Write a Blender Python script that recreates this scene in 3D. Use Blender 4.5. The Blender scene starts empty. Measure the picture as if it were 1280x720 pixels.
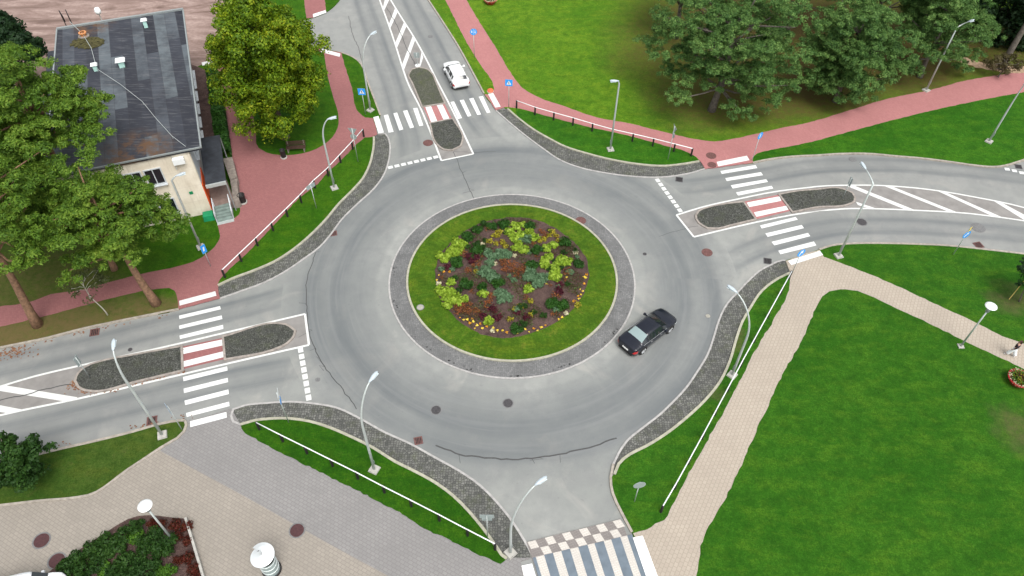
import bpy, bmesh, math, random
import numpy as np
from mathutils import Vector, Matrix
from mathutils.geometry import tessellate_polygon
R = math.radians
SC = bpy.context.scene
COL = SC.collection
# ------------------------------------------------------------ camera
cam = bpy.data.cameras.new('camera'); camo = bpy.data.objects.new('camera', cam); COL.objects.link(camo)
cr = Vector((0.9999452, 0.0078851, 0.0068908)); cu = Vector((-0.0104718, 0.7529482, 0.6579965)); cf = Vector((0, 0.6580326, -0.7529894))
m = Matrix.Identity(4)
for i, v in enumerate((cr, cu, -cf)):
    for k in range(3): m[k][i] = v[k]
m[0][3], m[1][3], m[2][3] = 0, -39.622, 44
camo.matrix_world = m
cam.sensor_width = 36; cam.lens = 940/1280*36; cam.clip_end = 2000; cam.clip_start = .5
SC.camera = camo
# ------------------------------------------------------------ light
SUN_EL, SUN_AZ = 60, 155          # azimuth clockwise from +Y
w = bpy.data.worlds.new('World'); SC.world = w; w.use_nodes = True
nt = w.node_tree; nt.nodes.clear()
sky = nt.nodes.new('ShaderNodeTexSky'); sky.sky_type = 'NISHITA'; sky.sun_disc = False
sky.sun_elevation = R(SUN_EL); sky.sun_rotation = R(SUN_AZ); sky.air_density = 1.4; sky.dust_density = 4.0
hs = nt.nodes.new('ShaderNodeHueSaturation'); hs.inputs['Saturation'].default_value = .18
bg = nt.nodes.new('ShaderNodeBackground'); bg.inputs['Strength'].default_value = .15
wo = nt.nodes.new('ShaderNodeOutputWorld')
nt.links.new(sky.outputs[0], hs.inputs['Color']); nt.links.new(hs.outputs[0], bg.inputs[0]); nt.links.new(bg.outputs[0], wo.inputs[0])
sl = bpy.data.lights.new('sun', 'SUN'); sl.energy = 1.6; sl.angle = R(32); sl.color = (1, .97, .92)
so = bpy.data.objects.new('sun', sl); COL.objects.link(so)
d = Vector((math.sin(R(SUN_AZ))*math.cos(R(SUN_EL)), math.cos(R(SUN_AZ))*math.cos(R(SUN_EL)), math.sin(R(SUN_EL))))
so.rotation_euler = d.to_track_quat('Z', 'Y').to_euler(); so.location = (0, 0, 60)
SC.view_settings.view_transform = 'Standard'; SC.view_settings.look = 'None'
SC.view_settings.exposure = 0.56; SC.view_settings.gamma = 1
# ------------------------------------------------------------ ground measurements, metres, origin at the centre of the round island
D = {
 'NW_kerb_w': ((-44.746,-9.84),(-40.852,-8.693),(-36.861,-7.477),(-33.792,-6.531),(-31.557,-5.665),(-30.027,-5.171),(-27.981,-4.558),(-25.113,-3.706)),
 'NW_apron_out': ((-22.346,-2.588),(-20.964,-1.841),(-19.323,-0.911),(-17.907,0.291),(-16.702,1.697),(-15.658,3.055),(-15.024,4.447),(-14.414,6.2),(-13.354,8.197),(-12.226,10.101),(-11.532,12.083),(-11.34,14.125),(-11.512,16.446),(-11.798,17.437),(-12.106,17.942),(-12.8,17.93)),
 'NW_kerb_n': ((-12.935,20.819),(-13.832,23.4),(-14.853,26.287),(-15.478,28.237),(-16.027,29.622),(-16.688,30.548),(-17.56,31.299),(-18.407,31.779)),
 'NW_kerb_in': ((-22.795,-1.303),(-21.878,-0.591),(-20.412,0.276),(-18.955,1.301),(-17.73,2.649),(-16.721,4.193),(-15.732,6.107),(-14.934,8.097),(-14.044,9.825),(-13.339,11.429),(-12.986,13.258),(-12.922,15.161),(-12.977,16.332),(-13.116,17.408)),
 'NW_region': ((-44.746,-9.84),(-40.852,-8.693),(-36.861,-7.477),(-33.792,-6.531),(-31.557,-5.665),(-30.027,-5.171),(-27.981,-4.558),(-25.113,-3.706),(-22.795,-1.303),(-21.878,-0.591),(-20.412,0.276),(-18.955,1.301),(-17.73,2.649),(-16.721,4.193),(-15.732,6.107),(-14.934,8.097),(-14.044,9.825),(-13.339,11.429),(-12.986,13.258),(-12.922,15.161),(-12.977,16.332),(-13.116,17.408),(-12.935,20.819),(-13.832,23.4),(-14.853,26.287),(-15.478,28.237),(-16.027,29.622),(-16.688,30.548),(-17.56,31.299),(-18.407,31.779),(-20.765,32.454),(-27.105,33.765),(-31.944,29.925),(-33.023,28.707),(-40.046,26.252),(-46.73,24.724),(-64.197,24.408)),
 'NW_apron': ((-22.346,-2.588),(-20.964,-1.841),(-19.323,-0.911),(-17.907,0.291),(-16.702,1.697),(-15.658,3.055),(-15.024,4.447),(-14.414,6.2),(-13.354,8.197),(-12.226,10.101),(-11.532,12.083),(-11.34,14.125),(-11.512,16.446),(-11.798,17.437),(-12.106,17.942),(-12.8,17.93),(-13.137,17.499),(-12.998,16.421),(-12.943,15.248),(-13.006,13.342),(-13.36,11.511),(-14.067,9.904),(-14.958,8.173),(-15.757,6.18),(-16.747,4.263),(-17.758,2.717),(-18.985,1.366),(-20.445,0.34),(-21.913,-0.529),(-22.831,-1.242)),
 'NW_path': ((-45.404,-8.682),(-41.719,-7.0),(-37.731,-5.568),(-35.166,-4.654),(-32.598,-3.58),(-29.961,-2.487),(-27.154,-1.693),(-26.495,-1.627),(-25.965,-1.889),(-25.588,-2.588),(-25.113,-3.706),(-22.31,-2.647),(-22.689,-1.656),(-22.807,-1.022),(-22.475,0.102),(-21.605,1.702),(-20.739,3.514),(-19.563,6.214),(-18.484,8.722),(-17.213,10.65),(-16.553,12.281),(-15.624,13.969),(-14.714,16.008),(-13.946,17.273),(-13.218,17.442),(-12.817,17.838),(-13.537,20.321),(-14.321,20.41),(-14.927,21.042),(-16.329,25.275),(-18.141,30.842),(-18.407,31.779),(-20.765,32.454),(-27.105,33.765),(-31.443,29.935),(-30.914,28.894),(-29.565,25.035),(-27.791,19.757),(-26.346,16.109),(-25.605,14.147),(-24.759,11.93),(-23.694,8.775),(-23.333,7.866),(-23.108,6.678),(-23.416,6.156),(-24.681,5.654),(-24.016,3.347),(-24.38,2.409),(-25.136,1.361),(-26.995,0.466),(-29.277,-0.274),(-31.103,-1.005),(-33.221,-1.965),(-35.309,-2.424),(-36.79,-3.243),(-38.611,-3.639),(-42.662,-5.159),(-46.448,-6.844)),
 'tree_island': ((-20.236,31.573),(-19.057,27.11),(-17.932,23.597),(-16.95,20.582),(-16.724,18.694),(-17.285,16.617),(-18.745,15.122),(-20.836,14.569),(-22.624,14.919),(-23.507,15.568),(-24.254,17.742),(-25.803,22.384),(-27.852,27.919),(-28.724,31.519),(-26.104,33.143),(-21.641,32.28)),
 'N2_region': ((-22.848,38.879),(-21.264,40.502),(-20.643,41.962),(-20.156,44.775),(-22.246,54.995),(-34.851,54.707),(-29.94,38.388),(-26.292,38.115)),
 'N2_path': ((-22.848,38.879),(-21.471,40.319),(-22.088,42.853),(-24.973,54.933),(-27.597,54.873),(-24.494,42.803),(-23.444,38.693)),
 'dirt': ((-67.44,24.423),(-46.669,24.522),(-39.504,24.652),(-31.924,24.789),(-32.481,29.392),(-31.312,30.017),(-29.41,32.528),(-29.933,38.304),(-34.891,54.815),(-84.872,53.674)),
 'NE_kerb_n': ((-17.076,60.147),(-14.543,54.073),(-12.188,48.272),(-10.049,43.104),(-8.095,38.361),(-6.016,33.166),(-4.22,28.109),(-3.008,24.588)),
 'NE_kerb_in': ((-0.615,22.036),(0.346,20.664),(1.873,18.801),(3.36,17.408),(4.816,16.239),(6.737,15.288),(8.88,14.45),(11.257,13.842),(13.647,13.623),(15.631,13.97),(16.945,14.331)),
 'NE_kerb_e': ((21.806,14.206),(22.954,14.6),(25.526,15.146),(27.862,15.369),(30.37,15.643),(32.871,15.684),(35.23,15.375),(37.562,15.091),(39.872,14.648),(42.11,14.152),(43.643,13.985),(44.706,14.16),(45.871,14.598),(46.869,15.036),(53.015,18.646),(62.307,24.62)),
 'NE_region': ((-17.076,60.147),(-14.543,54.073),(-12.188,48.272),(-10.049,43.104),(-8.095,38.361),(-6.016,33.166),(-4.22,28.109),(-3.008,24.588),(-2.326,23.067),(-0.615,22.036),(0.346,20.664),(1.873,18.801),(3.36,17.408),(4.816,16.239),(6.737,15.288),(8.88,14.45),(11.257,13.842),(13.647,13.623),(15.631,13.97),(16.945,14.331),(21.806,14.206),(22.954,14.6),(25.526,15.146),(27.862,15.369),(30.37,15.643),(32.871,15.684),(35.23,15.375),(37.562,15.091),(39.872,14.648),(42.11,14.152),(43.643,13.985),(44.706,14.16),(45.871,14.598),(46.869,15.036),(53.015,18.646),(62.307,24.62),(81.967,37.887),(104.154,72.762),(-19.543,69.655)),
 'NE_strip_a': ((0.346,20.664),(1.873,18.801),(3.36,17.408),(4.816,16.239),(6.737,15.288),(8.88,14.45),(11.257,13.842),(13.647,13.623),(15.631,13.97),(16.945,14.331),(16.971,14.502),(16.433,15.297),(14.017,16.581),(10.431,18.134),(6.723,19.431),(2.93,21.056),(0.207,22.182)),
 'NE_strip_b': ((21.806,14.206),(22.954,14.6),(25.526,15.146),(27.862,15.369),(30.37,15.643),(32.871,15.684),(35.23,15.375),(37.562,15.091),(39.872,14.648),(42.11,14.152),(43.643,13.985),(44.706,14.16),(45.871,14.598),(46.869,15.036),(53.015,18.646),(62.307,24.62),(73.142,32.065),(63.164,29.314),(51.609,25.806),(45.183,23.869),(40.653,22.326),(36.186,20.645),(31.82,18.902),(27.588,17.213),(23.57,15.962),(22.499,15.548),(21.989,14.927)),
 'NE_apron': ((-1.746,21.813),(-0.687,20.32),(0.854,18.26),(2.829,15.894),(4.259,14.38),(6.151,13.284),(8.504,12.58),(10.854,12.179),(13.235,12.13),(15.19,12.511),(16.455,12.95),(17.312,13.352),(16.972,14.417),(15.656,14.055),(13.669,13.708),(11.275,13.928),(8.894,14.536),(6.748,15.375),(4.824,16.328),(3.365,17.499),(1.876,18.894),(0.346,20.76),(-0.616,22.134)),
 'NE_apron_out': ((-1.746,21.813),(-0.687,20.32),(0.854,18.26),(2.829,15.894),(4.259,14.38),(6.151,13.284),(8.504,12.58),(10.854,12.179),(13.235,12.13),(15.19,12.511),(16.455,12.95),(17.312,13.352)),
 'NE_path': ((-16.202,69.739),(-11.526,54.141),(-8.106,43.145),(-6.784,38.978),(-5.194,33.982),(-3.598,29.856),(-2.105,25.996),(-2.0,24.978),(-2.465,24.378),(-2.964,24.479),(-1.746,21.819),(-0.814,22.296),(0.207,22.182),(2.93,21.056),(6.723,19.431),(10.431,18.134),(14.017,16.581),(16.433,15.297),(16.971,14.502),(17.284,13.268),(21.806,14.206),(21.989,14.927),(22.499,15.548),(23.57,15.962),(27.588,17.213),(31.82,18.902),(36.186,20.645),(40.653,22.326),(45.183,23.869),(51.609,25.806),(63.164,29.314),(73.142,32.065),(76.033,36.931),(65.431,33.637),(53.314,29.679),(50.723,28.892),(46.738,27.843),(41.914,25.868),(37.395,24.408),(32.798,22.32),(28.365,20.307),(25.314,19.325),(23.119,18.545),(20.941,17.74),(18.849,17.259),(16.911,17.636),(14.27,18.604),(11.349,19.8),(8.092,20.799),(5.059,22.492),(2.455,24.002),(0.863,25.587),(-0.23,27.95),(-1.99,32.974),(-3.896,38.17),(-5.632,43.197),(-8.437,53.129),(-12.857,69.823)),
 'side_marks': (((-20.675,32.487),(-18.487,31.544),(-18.477,30.942),(-20.617,31.814)),((-22.893,39.633),(-21.599,40.548),(-21.411,39.982),(-22.693,38.882)),((-32.686,29.593),(-31.246,30.15),(-31.022,29.625),(-32.437,28.999))),
 'shade_strip': ((-33.772,29.289),(-31.787,28.139),(-26.599,13.227),(-27.329,12.992),(-29.122,16.3)),
 'dirt_trail': ((47.183,32.036),(48.104,32.209),(49.109,31.304),(50.884,30.88),(52.647,30.46),(54.447,30.343),(54.111,29.59),(51.559,29.099),(49.959,29.661),(48.513,30.232),(47.393,30.815)),
 'SE_kerb_e': ((25.028,3.281),(26.172,3.744),(27.839,3.98),(30.068,4.049),(32.946,4.009),(35.827,3.858),(38.58,3.478),(41.574,3.007),(45.082,2.193),(51.743,0.3)),
 'SE_apron_out': ((21.999,2.051),(21.727,2.047),(20.732,1.558),(19.623,0.849),(18.651,-0.102),(17.479,-1.407),(16.514,-2.496),(15.58,-4.139),(14.861,-5.875),(14.187,-7.371),(13.23,-8.853),(12.2,-10.284),(10.852,-11.734),(10.228,-12.357),(8.834,-13.509),(7.67,-14.53),(7.066,-15.419),(6.66,-16.189)),
 'SE_kerb_in': ((22.108,0.691),(20.946,0.036),(19.419,-1.235),(18.023,-3.16),(17.263,-4.357),(16.458,-6.091),(15.633,-8.039),(14.645,-9.766),(13.261,-11.409),(11.782,-12.794),(10.374,-13.939),(8.85,-14.946),(7.745,-15.542),(6.99,-16.222),(6.656,-16.957)),
 'SE_kerb_s': ((6.649,-16.226),(6.4,-17.166),(6.45,-18.257),(6.879,-19.482),(7.411,-20.751)),
 'SE_region': ((51.743,0.3),(45.082,2.193),(41.574,3.007),(38.58,3.478),(35.827,3.858),(32.946,4.009),(30.068,4.049),(27.839,3.98),(26.172,3.744),(25.028,3.281),(21.964,1.985),(22.108,0.691),(20.946,0.036),(19.419,-1.235),(18.023,-3.16),(17.263,-4.357),(16.458,-6.091),(15.633,-8.039),(14.645,-9.766),(13.261,-11.409),(11.782,-12.794),(10.374,-13.939),(8.85,-14.946),(7.745,-15.542),(6.99,-16.222),(6.656,-16.957),(6.4,-17.166),(6.45,-18.257),(6.879,-19.482),(7.411,-20.751),(7.767,-21.976),(8.718,-24.298),(9.901,-26.882),(38.283,-26.602),(58.787,-10.739)),
 'SE_apron': ((21.999,2.051),(21.727,2.047),(20.732,1.558),(19.623,0.849),(18.651,-0.102),(17.479,-1.407),(16.514,-2.496),(15.58,-4.139),(14.861,-5.875),(14.187,-7.371),(13.23,-8.853),(12.2,-10.284),(10.852,-11.734),(10.228,-12.357),(8.834,-13.509),(7.67,-14.53),(7.066,-15.419),(6.66,-16.189),(6.667,-16.921),(7.001,-16.185),(7.757,-15.504),(8.864,-14.907),(10.39,-13.898),(11.801,-12.751),(13.282,-11.364),(14.668,-9.719),(15.658,-7.989),(16.484,-6.038),(17.291,-4.3),(18.052,-3.101),(19.45,-1.174),(20.979,0.099),(22.143,0.755)),
 'SE_path': ((21.964,1.985),(22.034,0.647),(21.853,-0.12),(21.492,-1.124),(19.549,-4.303),(17.748,-6.947),(15.998,-9.729),(14.69,-11.859),(12.243,-15.588),(10.91,-17.665),(10.048,-19.098),(9.444,-19.97),(8.923,-20.23),(8.238,-20.577),(7.478,-20.8),(7.767,-21.976),(8.718,-24.298),(9.901,-26.882),(10.784,-26.873),(10.695,-25.167),(10.928,-23.362),(11.159,-22.563),(11.436,-21.612),(11.946,-20.617),(12.802,-19.417),(14.155,-17.442),(15.957,-14.371),(17.592,-11.696),(19.359,-8.776),(21.075,-6.397),(22.425,-4.134),(23.478,-2.395),(24.221,-1.537),(25.045,-1.149),(26.789,-1.215),(27.915,-1.908),(29.565,-3.129),(31.794,-4.771),(33.9,-6.469),(35.399,-7.525),(36.532,-8.448),(41.355,-12.293),(42.547,-10.019),(37.529,-6.182),(36.251,-5.462),(34.795,-4.222),(32.582,-2.566),(30.328,-0.836),(27.914,0.816),(25.177,2.465),(25.028,3.281)),
 'SW_apron_out': ((-18.043,-13.568),(-18.575,-13.365),(-18.834,-12.916),(-18.819,-12.395),(-18.084,-12.069),(-16.676,-11.879),(-15.243,-11.753),(-13.581,-11.86),(-11.891,-12.171),(-10.138,-13.016),(-8.403,-14.019),(-6.548,-14.893),(-4.9,-15.848),(-3.294,-16.772),(-1.89,-17.775),(-0.856,-18.838),(-0.015,-19.873),(0.639,-20.88),(1.117,-21.694),(1.43,-22.338)),
 'SW_kerb_in': ((-18.014,-13.609),(-17.23,-13.311),(-16.021,-13.13),(-14.772,-13.115),(-13.479,-13.309),(-11.972,-13.799),(-10.638,-14.387),(-8.941,-15.254),(-7.447,-16.201),(-6.002,-16.935),(-4.58,-17.747),(-3.523,-18.545),(-2.478,-19.586),(-1.627,-20.598),(-0.955,-21.5),(-0.464,-22.223),(-0.149,-22.459)),
 'SW_apron': ((-18.043,-13.568),(-18.575,-13.365),(-18.834,-12.916),(-18.819,-12.395),(-18.084,-12.069),(-16.676,-11.879),(-15.243,-11.753),(-13.581,-11.86),(-11.891,-12.171),(-10.138,-13.016),(-8.403,-14.019),(-6.548,-14.893),(-4.9,-15.848),(-3.294,-16.772),(-1.89,-17.775),(-0.856,-18.838),(-0.015,-19.873),(0.639,-20.88),(1.117,-21.694),(1.43,-22.338),(0.64,-22.504),(-0.149,-22.431),(-0.465,-22.195),(-0.957,-21.471),(-1.63,-20.568),(-2.482,-19.554),(-3.529,-18.512),(-4.587,-17.712),(-6.012,-16.899),(-7.459,-16.164),(-8.955,-15.216),(-10.655,-14.347),(-11.991,-13.758),(-13.501,-13.267),(-14.796,-13.073),(-16.046,-13.088),(-17.257,-13.269),(-18.043,-13.568)),
 'SW_grass': ((-18.014,-13.609),(-17.23,-13.311),(-16.021,-13.13),(-14.772,-13.115),(-13.479,-13.309),(-11.972,-13.799),(-10.638,-14.387),(-8.941,-15.254),(-7.447,-16.201),(-6.002,-16.935),(-4.58,-17.747),(-3.523,-18.545),(-2.478,-19.586),(-1.627,-20.598),(-0.955,-21.5),(-0.464,-22.223),(-0.149,-22.459),(-0.149,-22.459),(-0.456,-22.733),(-1.728,-22.236),(-3.351,-21.447),(-5.011,-20.72),(-7.258,-19.379),(-8.486,-18.776),(-11.009,-17.546),(-12.676,-16.731),(-13.809,-16.178),(-15.151,-15.52),(-16.545,-14.755),(-17.897,-13.87)),
 'SW_kerb_w': ((-39.633,-18.843),(-36.174,-17.832),(-32.665,-16.68),(-29.043,-15.49),(-27.322,-14.983),(-24.961,-14.215),(-23.382,-13.631),(-22.135,-13.34),(-21.815,-13.336)),
 'SW_kerb_w2': ((-21.815,-13.336),(-21.61,-13.671),(-21.626,-14.157),(-22.818,-15.417),(-24.372,-16.961),(-26.241,-18.762),(-26.851,-18.897),(-29.064,-19.149),(-31.391,-19.474),(-38.694,-20.497)),
 'W_grass': ((-39.633,-18.843),(-36.174,-17.832),(-32.665,-16.68),(-29.043,-15.49),(-27.322,-14.983),(-24.961,-14.215),(-23.382,-13.631),(-22.135,-13.34),(-21.815,-13.336),(-21.61,-13.671),(-21.626,-14.157),(-22.818,-15.417),(-24.372,-16.961),(-26.241,-18.762),(-26.851,-18.897),(-29.064,-19.149),(-31.391,-19.474),(-38.694,-20.497)),
 'plaza_beige': ((-39.009,-19.975),(-21.83,-13.318),(-22.773,-15.592),(-15.716,-19.107),(-10.741,-21.676),(-7.273,-23.402),(0.205,-27.217),(-33.495,-29.685)),
 'plaza_grey': ((-40.218,-17.858),(-36.206,-17.812),(-32.695,-16.659),(-29.069,-15.468),(-27.347,-14.96),(-24.984,-14.192),(-23.404,-13.607),(-22.156,-13.316),(-21.835,-13.312),(-18.988,-12.34),(-18.03,-13.586),(-17.246,-13.287),(-16.035,-13.106),(-14.786,-13.091),(-13.491,-13.285),(-11.983,-13.776),(-10.647,-14.364),(-8.949,-15.232),(-7.453,-16.18),(-6.008,-16.914),(-4.584,-17.727),(-3.526,-18.526),(-2.48,-19.567),(-1.628,-20.581),(-0.956,-21.484),(-0.465,-22.207),(0.167,-22.378),(1.429,-22.35),(0.64,-22.611),(0.734,-22.799),(1.198,-23.541),(2.418,-26.526),(0.205,-27.214),(-33.502,-29.683)),
 'planter_bed': ((-23.231,-20.277),(-19.761,-20.203),(-18.973,-21.532),(-17.686,-23.752),(-16.854,-25.446),(-26.821,-25.547),(-26.726,-23.602),(-25.423,-22.171),(-24.236,-21.094)),
 'planter_wall': ((-19.693,-20.269),(-18.908,-21.594),(-17.626,-23.806),(-16.797,-25.495)),
 'N_left': ((-19.253,55.258),(-15.757,43.155),(-13.96,37.266),(-12.542,32.393),(-11.523,28.731),(-10.995,26.921),(-9.05,21.817),(-7.689,17.738),(-6.558,14.133)),
 'N_right': ((-18.713,53.52),(-14.486,43.182),(-12.837,39.302),(-11.011,35.099),(-9.076,30.147),(-7.931,26.977),(-5.904,21.546),(-3.685,15.136)),
 'N_end': ((-6.558,14.133),(-3.685,15.136)),
 'N_isl_a': ((-8.961,22.351),(-10.33,26.44),(-10.793,27.754),(-10.547,28.727),(-9.894,29.035),(-9.121,28.753),(-8.566,28.029),(-8.038,26.482),(-7.323,24.195),(-6.903,22.946)),
 'N_patch': ((-8.974,22.464),(-6.916,23.055),(-5.938,20.392),(-7.967,19.681)),
 'N_isl_b': ((-7.955,19.568),(-5.93,20.287),(-4.833,17.27),(-4.967,16.265),(-5.674,15.665),(-6.419,15.758),(-6.956,16.338)),
 'N_box': ((-19.104,54.173),(-15.756,43.165),(-11.521,28.738),(-7.69,17.745),(-6.556,14.143),(-3.683,15.142),(-5.902,21.553),(-9.077,30.16),(-14.491,43.191),(-18.457,53.105)),
 'N_zebra': (((-13.565,20.43),(-13.077,20.652),(-12.249,18.055),(-12.765,17.944)),((-12.613,20.875),(-12.218,21.032),(-11.371,18.315),(-11.821,18.164)),((-11.72,21.214),(-11.374,21.371),(-10.489,18.7),(-10.851,18.529)),((-10.828,21.62),(-10.415,21.779),(-9.505,19.028),(-9.872,18.876)),((-9.882,22.073),(-9.472,22.168),(-8.643,19.355),(-9.014,19.223)),((-8.733,22.402),(-8.197,22.588),(-7.352,20.007),(-7.908,19.745)),((-7.663,22.819),(-7.153,23.051),(-6.196,20.409),(-6.748,20.187)),((-6.29,23.178),(-5.941,23.296),(-5.008,20.579),(-5.386,20.423)),((-5.383,23.485),(-4.992,23.605),(-4.121,20.958),(-4.464,20.802)),((-4.469,23.772),(-4.052,23.938),(-3.185,21.19),(-3.544,21.097)),((-3.527,24.129),(-3.105,24.25),(-2.286,21.53),(-2.621,21.416)),((-2.606,24.487),(-2.075,24.611),(-1.3,22.378),(-1.82,22.193))),
 'N_hatch': (((-15.167,41.484),(-14.983,40.587),(-14.672,43.178),(-15.174,43.478)),((-14.055,37.833),(-13.823,36.846),(-13.386,40.471),(-13.749,41.422)),((-12.925,33.924),(-12.656,32.785),(-12.072,37.389),(-12.409,38.354)),((-11.735,29.845),(-11.453,28.732),(-10.846,34.422),(-11.177,35.315)),((-9.941,29.629),(-9.806,29.531),(-9.666,31.153),(-9.93,32.234))),
 'N_dash': ((-11.082,13.122),(-7.106,14.638)),
 'E_top': ((13.922,7.249),(16.279,8.282),(19.539,9.351),(23.34,10.452),(26.125,10.965),(26.786,11.094),(30.0,11.334),(32.368,11.348),(34.673,11.171),(37.638,10.676),(40.462,9.906),(43.195,9.034),(44.101,8.642),(48.507,6.393)),
 'E_bot': ((15.009,4.639),(18.1,5.693),(21.292,6.706),(23.712,7.397),(26.119,7.92),(25.966,7.918),(29.122,8.3),(31.412,8.291),(35.176,8.125),(38.882,7.849),(41.014,7.484),(43.376,6.996),(48.03,5.431)),
 'E_end': ((13.922,7.249),(15.009,4.639)),
 'E_isl_a': ((15.633,7.179),(15.929,7.624),(17.01,8.196),(18.456,8.6),(19.883,8.848),(20.465,6.816),(18.141,6.027),(17.188,5.693),(16.301,5.722),(15.724,6.312)),
 'E_patch': ((19.932,9.005),(23.307,9.974),(23.837,7.941),(20.48,6.792)),
 'E_isl_b': ((23.343,9.885),(24.84,10.303),(26.617,10.547),(28.977,10.69),(29.646,10.227),(29.711,9.635),(29.505,9.19),(28.939,8.834),(26.064,8.404),(23.931,7.79)),
 'E_box': ((13.924,7.254),(16.281,8.288),(19.541,9.357),(23.343,10.457),(26.128,10.971),(30.003,11.34),(32.372,11.354),(34.677,11.176),(37.642,10.681),(40.467,9.912),(44.106,8.647),(48.513,6.398),(48.035,5.436),(43.381,7.001),(41.019,7.49),(38.887,7.854),(35.18,8.13),(31.416,8.296),(29.126,8.306),(26.122,7.925),(23.714,7.403),(21.295,6.711),(18.103,5.698),(15.011,4.644)),
 'E_zebra': (((18.519,14.246),(21.46,15.184),(21.579,14.549),(18.574,13.621)),((18.672,13.078),(22.03,13.976),(22.105,13.554),(18.732,12.686)),((18.947,12.106),(22.308,12.988),(22.412,12.574),(19.005,11.722)),((19.249,11.153),(22.58,12.019),(22.661,11.66),(19.359,10.729)),((19.545,10.217),(22.863,11.139),(22.943,10.786),(19.653,9.802)),((20.219,8.895),(23.255,9.743),(23.28,9.17),(20.337,8.334)),((20.584,7.67),(23.55,8.54),(23.634,8.049),(20.699,7.122)),((20.784,6.085),(24.033,7.172),(24.151,6.847),(20.857,5.724)),((21.029,5.135),(24.324,6.202),(24.409,5.819),(21.136,4.74)),((21.334,4.164),(24.609,5.251),(24.706,4.876),(21.463,3.757)),((21.663,3.153),(24.842,4.257),(24.931,3.807),(21.746,2.753)),((22.13,1.929),(25.009,3.101),(25.149,2.643),(22.311,1.483))),
 'E_hatch': (((29.759,9.167),(29.793,8.76),(30.658,8.324),(31.203,8.354)),((29.53,11.232),(30.257,11.243),(34.478,8.226),(33.694,8.258)),((32.804,11.331),(33.518,11.247),(38.121,7.926),(37.351,8.025)),((37.317,10.741),(37.958,10.61),(41.7,7.385),(40.889,7.548)),((41.825,9.445),(42.381,9.294),(44.41,6.946),(43.518,6.976))),
 'E_dash': ((12.868,11.708),(14.293,7.85)),
 'E2_dash': ((44.831,13.765),(45.392,13.55),(45.926,13.281),(46.433,12.958)),
 'W_top': ((-39.041,-12.332),(-35.412,-10.754),(-33.469,-9.895),(-31.414,-9.188),(-29.564,-8.588),(-25.415,-7.297),(-20.749,-5.736),(-15.55,-3.993)),
 'W_bot': ((-37.972,-14.419),(-34.37,-13.04),(-29.691,-11.684),(-28.546,-11.324),(-24.551,-10.03),(-20.293,-8.644),(-14.712,-6.887)),
 'W_end': ((-15.55,-3.993),(-14.712,-6.887)),
 'W_isl_a': ((-30.278,-10.234),(-30.323,-9.635),(-30.028,-9.1),(-29.133,-8.628),(-27.406,-8.139),(-23.918,-7.257),(-23.264,-9.243),(-26.084,-10.181),(-28.744,-11.023),(-29.321,-10.957),(-29.922,-10.672)),
 'W_patch': ((-23.962,-7.198),(-21.062,-6.319),(-20.422,-8.195),(-23.315,-9.157)),
 'W_isl_b': ((-21.017,-6.308),(-17.337,-5.047),(-16.799,-5.135),(-16.022,-5.687),(-16.022,-6.058),(-16.51,-6.887),(-17.02,-7.219),(-20.377,-8.221)),
 'W_box': ((-39.045,-12.329),(-35.416,-10.751),(-33.472,-9.892),(-29.567,-8.585),(-20.751,-5.732),(-15.552,-3.989),(-14.714,-6.883),(-20.295,-8.64),(-24.554,-10.026),(-29.695,-11.681),(-34.374,-13.037),(-37.976,-14.417)),
 'W_zebra': (((-25.303,-2.916),(-22.828,-1.915),(-22.618,-2.358),(-25.131,-3.389)),((-24.939,-4.283),(-22.122,-3.308),(-21.979,-3.621),(-24.812,-4.608)),((-24.655,-5.233),(-21.762,-4.221),(-21.612,-4.565),(-24.53,-5.551)),((-24.347,-6.162),(-21.424,-5.114),(-21.296,-5.489),(-24.211,-6.472)),((-23.909,-7.339),(-21.003,-6.449),(-20.861,-6.993),(-23.707,-7.871)),((-23.529,-8.518),(-20.654,-7.511),(-20.493,-8.024),(-23.357,-9.001)),((-23.008,-9.798),(-20.164,-8.857),(-20.033,-9.199),(-22.876,-10.15)),((-22.681,-10.762),(-19.872,-9.826),(-19.74,-10.177),(-22.548,-11.121)),((-22.339,-11.734),(-19.57,-10.789),(-19.446,-11.164),(-22.182,-12.084)),((-21.943,-12.713),(-19.276,-11.777),(-19.146,-12.127),(-21.811,-13.024)),((-21.454,-13.376),(-19.219,-12.633),(-19.08,-13.069),(-21.321,-13.833))),
 'W_hatch': (((-35.678,-10.779),(-34.992,-10.661),(-29.741,-11.555),(-29.757,-11.749),(-30.623,-11.867),(-35.649,-11.042)),((-36.605,-12.122),(-34.727,-12.258),(-33.025,-12.585),(-33.167,-12.713),(-34.008,-12.848),(-36.404,-12.542))),
 'W_dash': ((-15.235,-7.344),(-13.906,-11.382)),
 'S_quad': ((1.02,-21.427),(6.807,-19.913),(8.017,-23.381),(1.262,-23.797)),
 'S_split': ((1.496,-22.347),(7.363,-20.895)),
 'S_low': ((1.811,-23.446),(7.959,-23.382)),
 'S_wr': ((7.429,-21.101),(8.029,-20.978),(8.645,-23.386),(7.968,-23.393)),
 'S_wl': ((0.728,-22.859),(1.345,-22.72),(1.556,-23.449),(0.866,-23.456)),
 'seam_w': ((-15.882,2.467),(-16.01,0.705),(-16.056,-0.739),(-15.704,-2.616),(-15.32,-4.338),(-14.762,-6.065),(-13.692,-8.14),(-11.896,-10.439),(-10.469,-12.236)),
 'seam_s': ((-4.882,-14.921),(-3.27,-15.604),(-1.701,-15.817),(0.116,-15.911),(2.194,-15.714),(4.296,-15.225),(5.9,-14.735),(6.994,-14.246)),
 'seam_n': ((-5.545,15.492),(-5.25,14.63),(-4.804,13.131),(-4.45,12.071),(-3.409,9.087)),
 'seam_n2': ((-5.484,15.493),(-3.572,15.37),(-1.609,15.538)),
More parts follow.
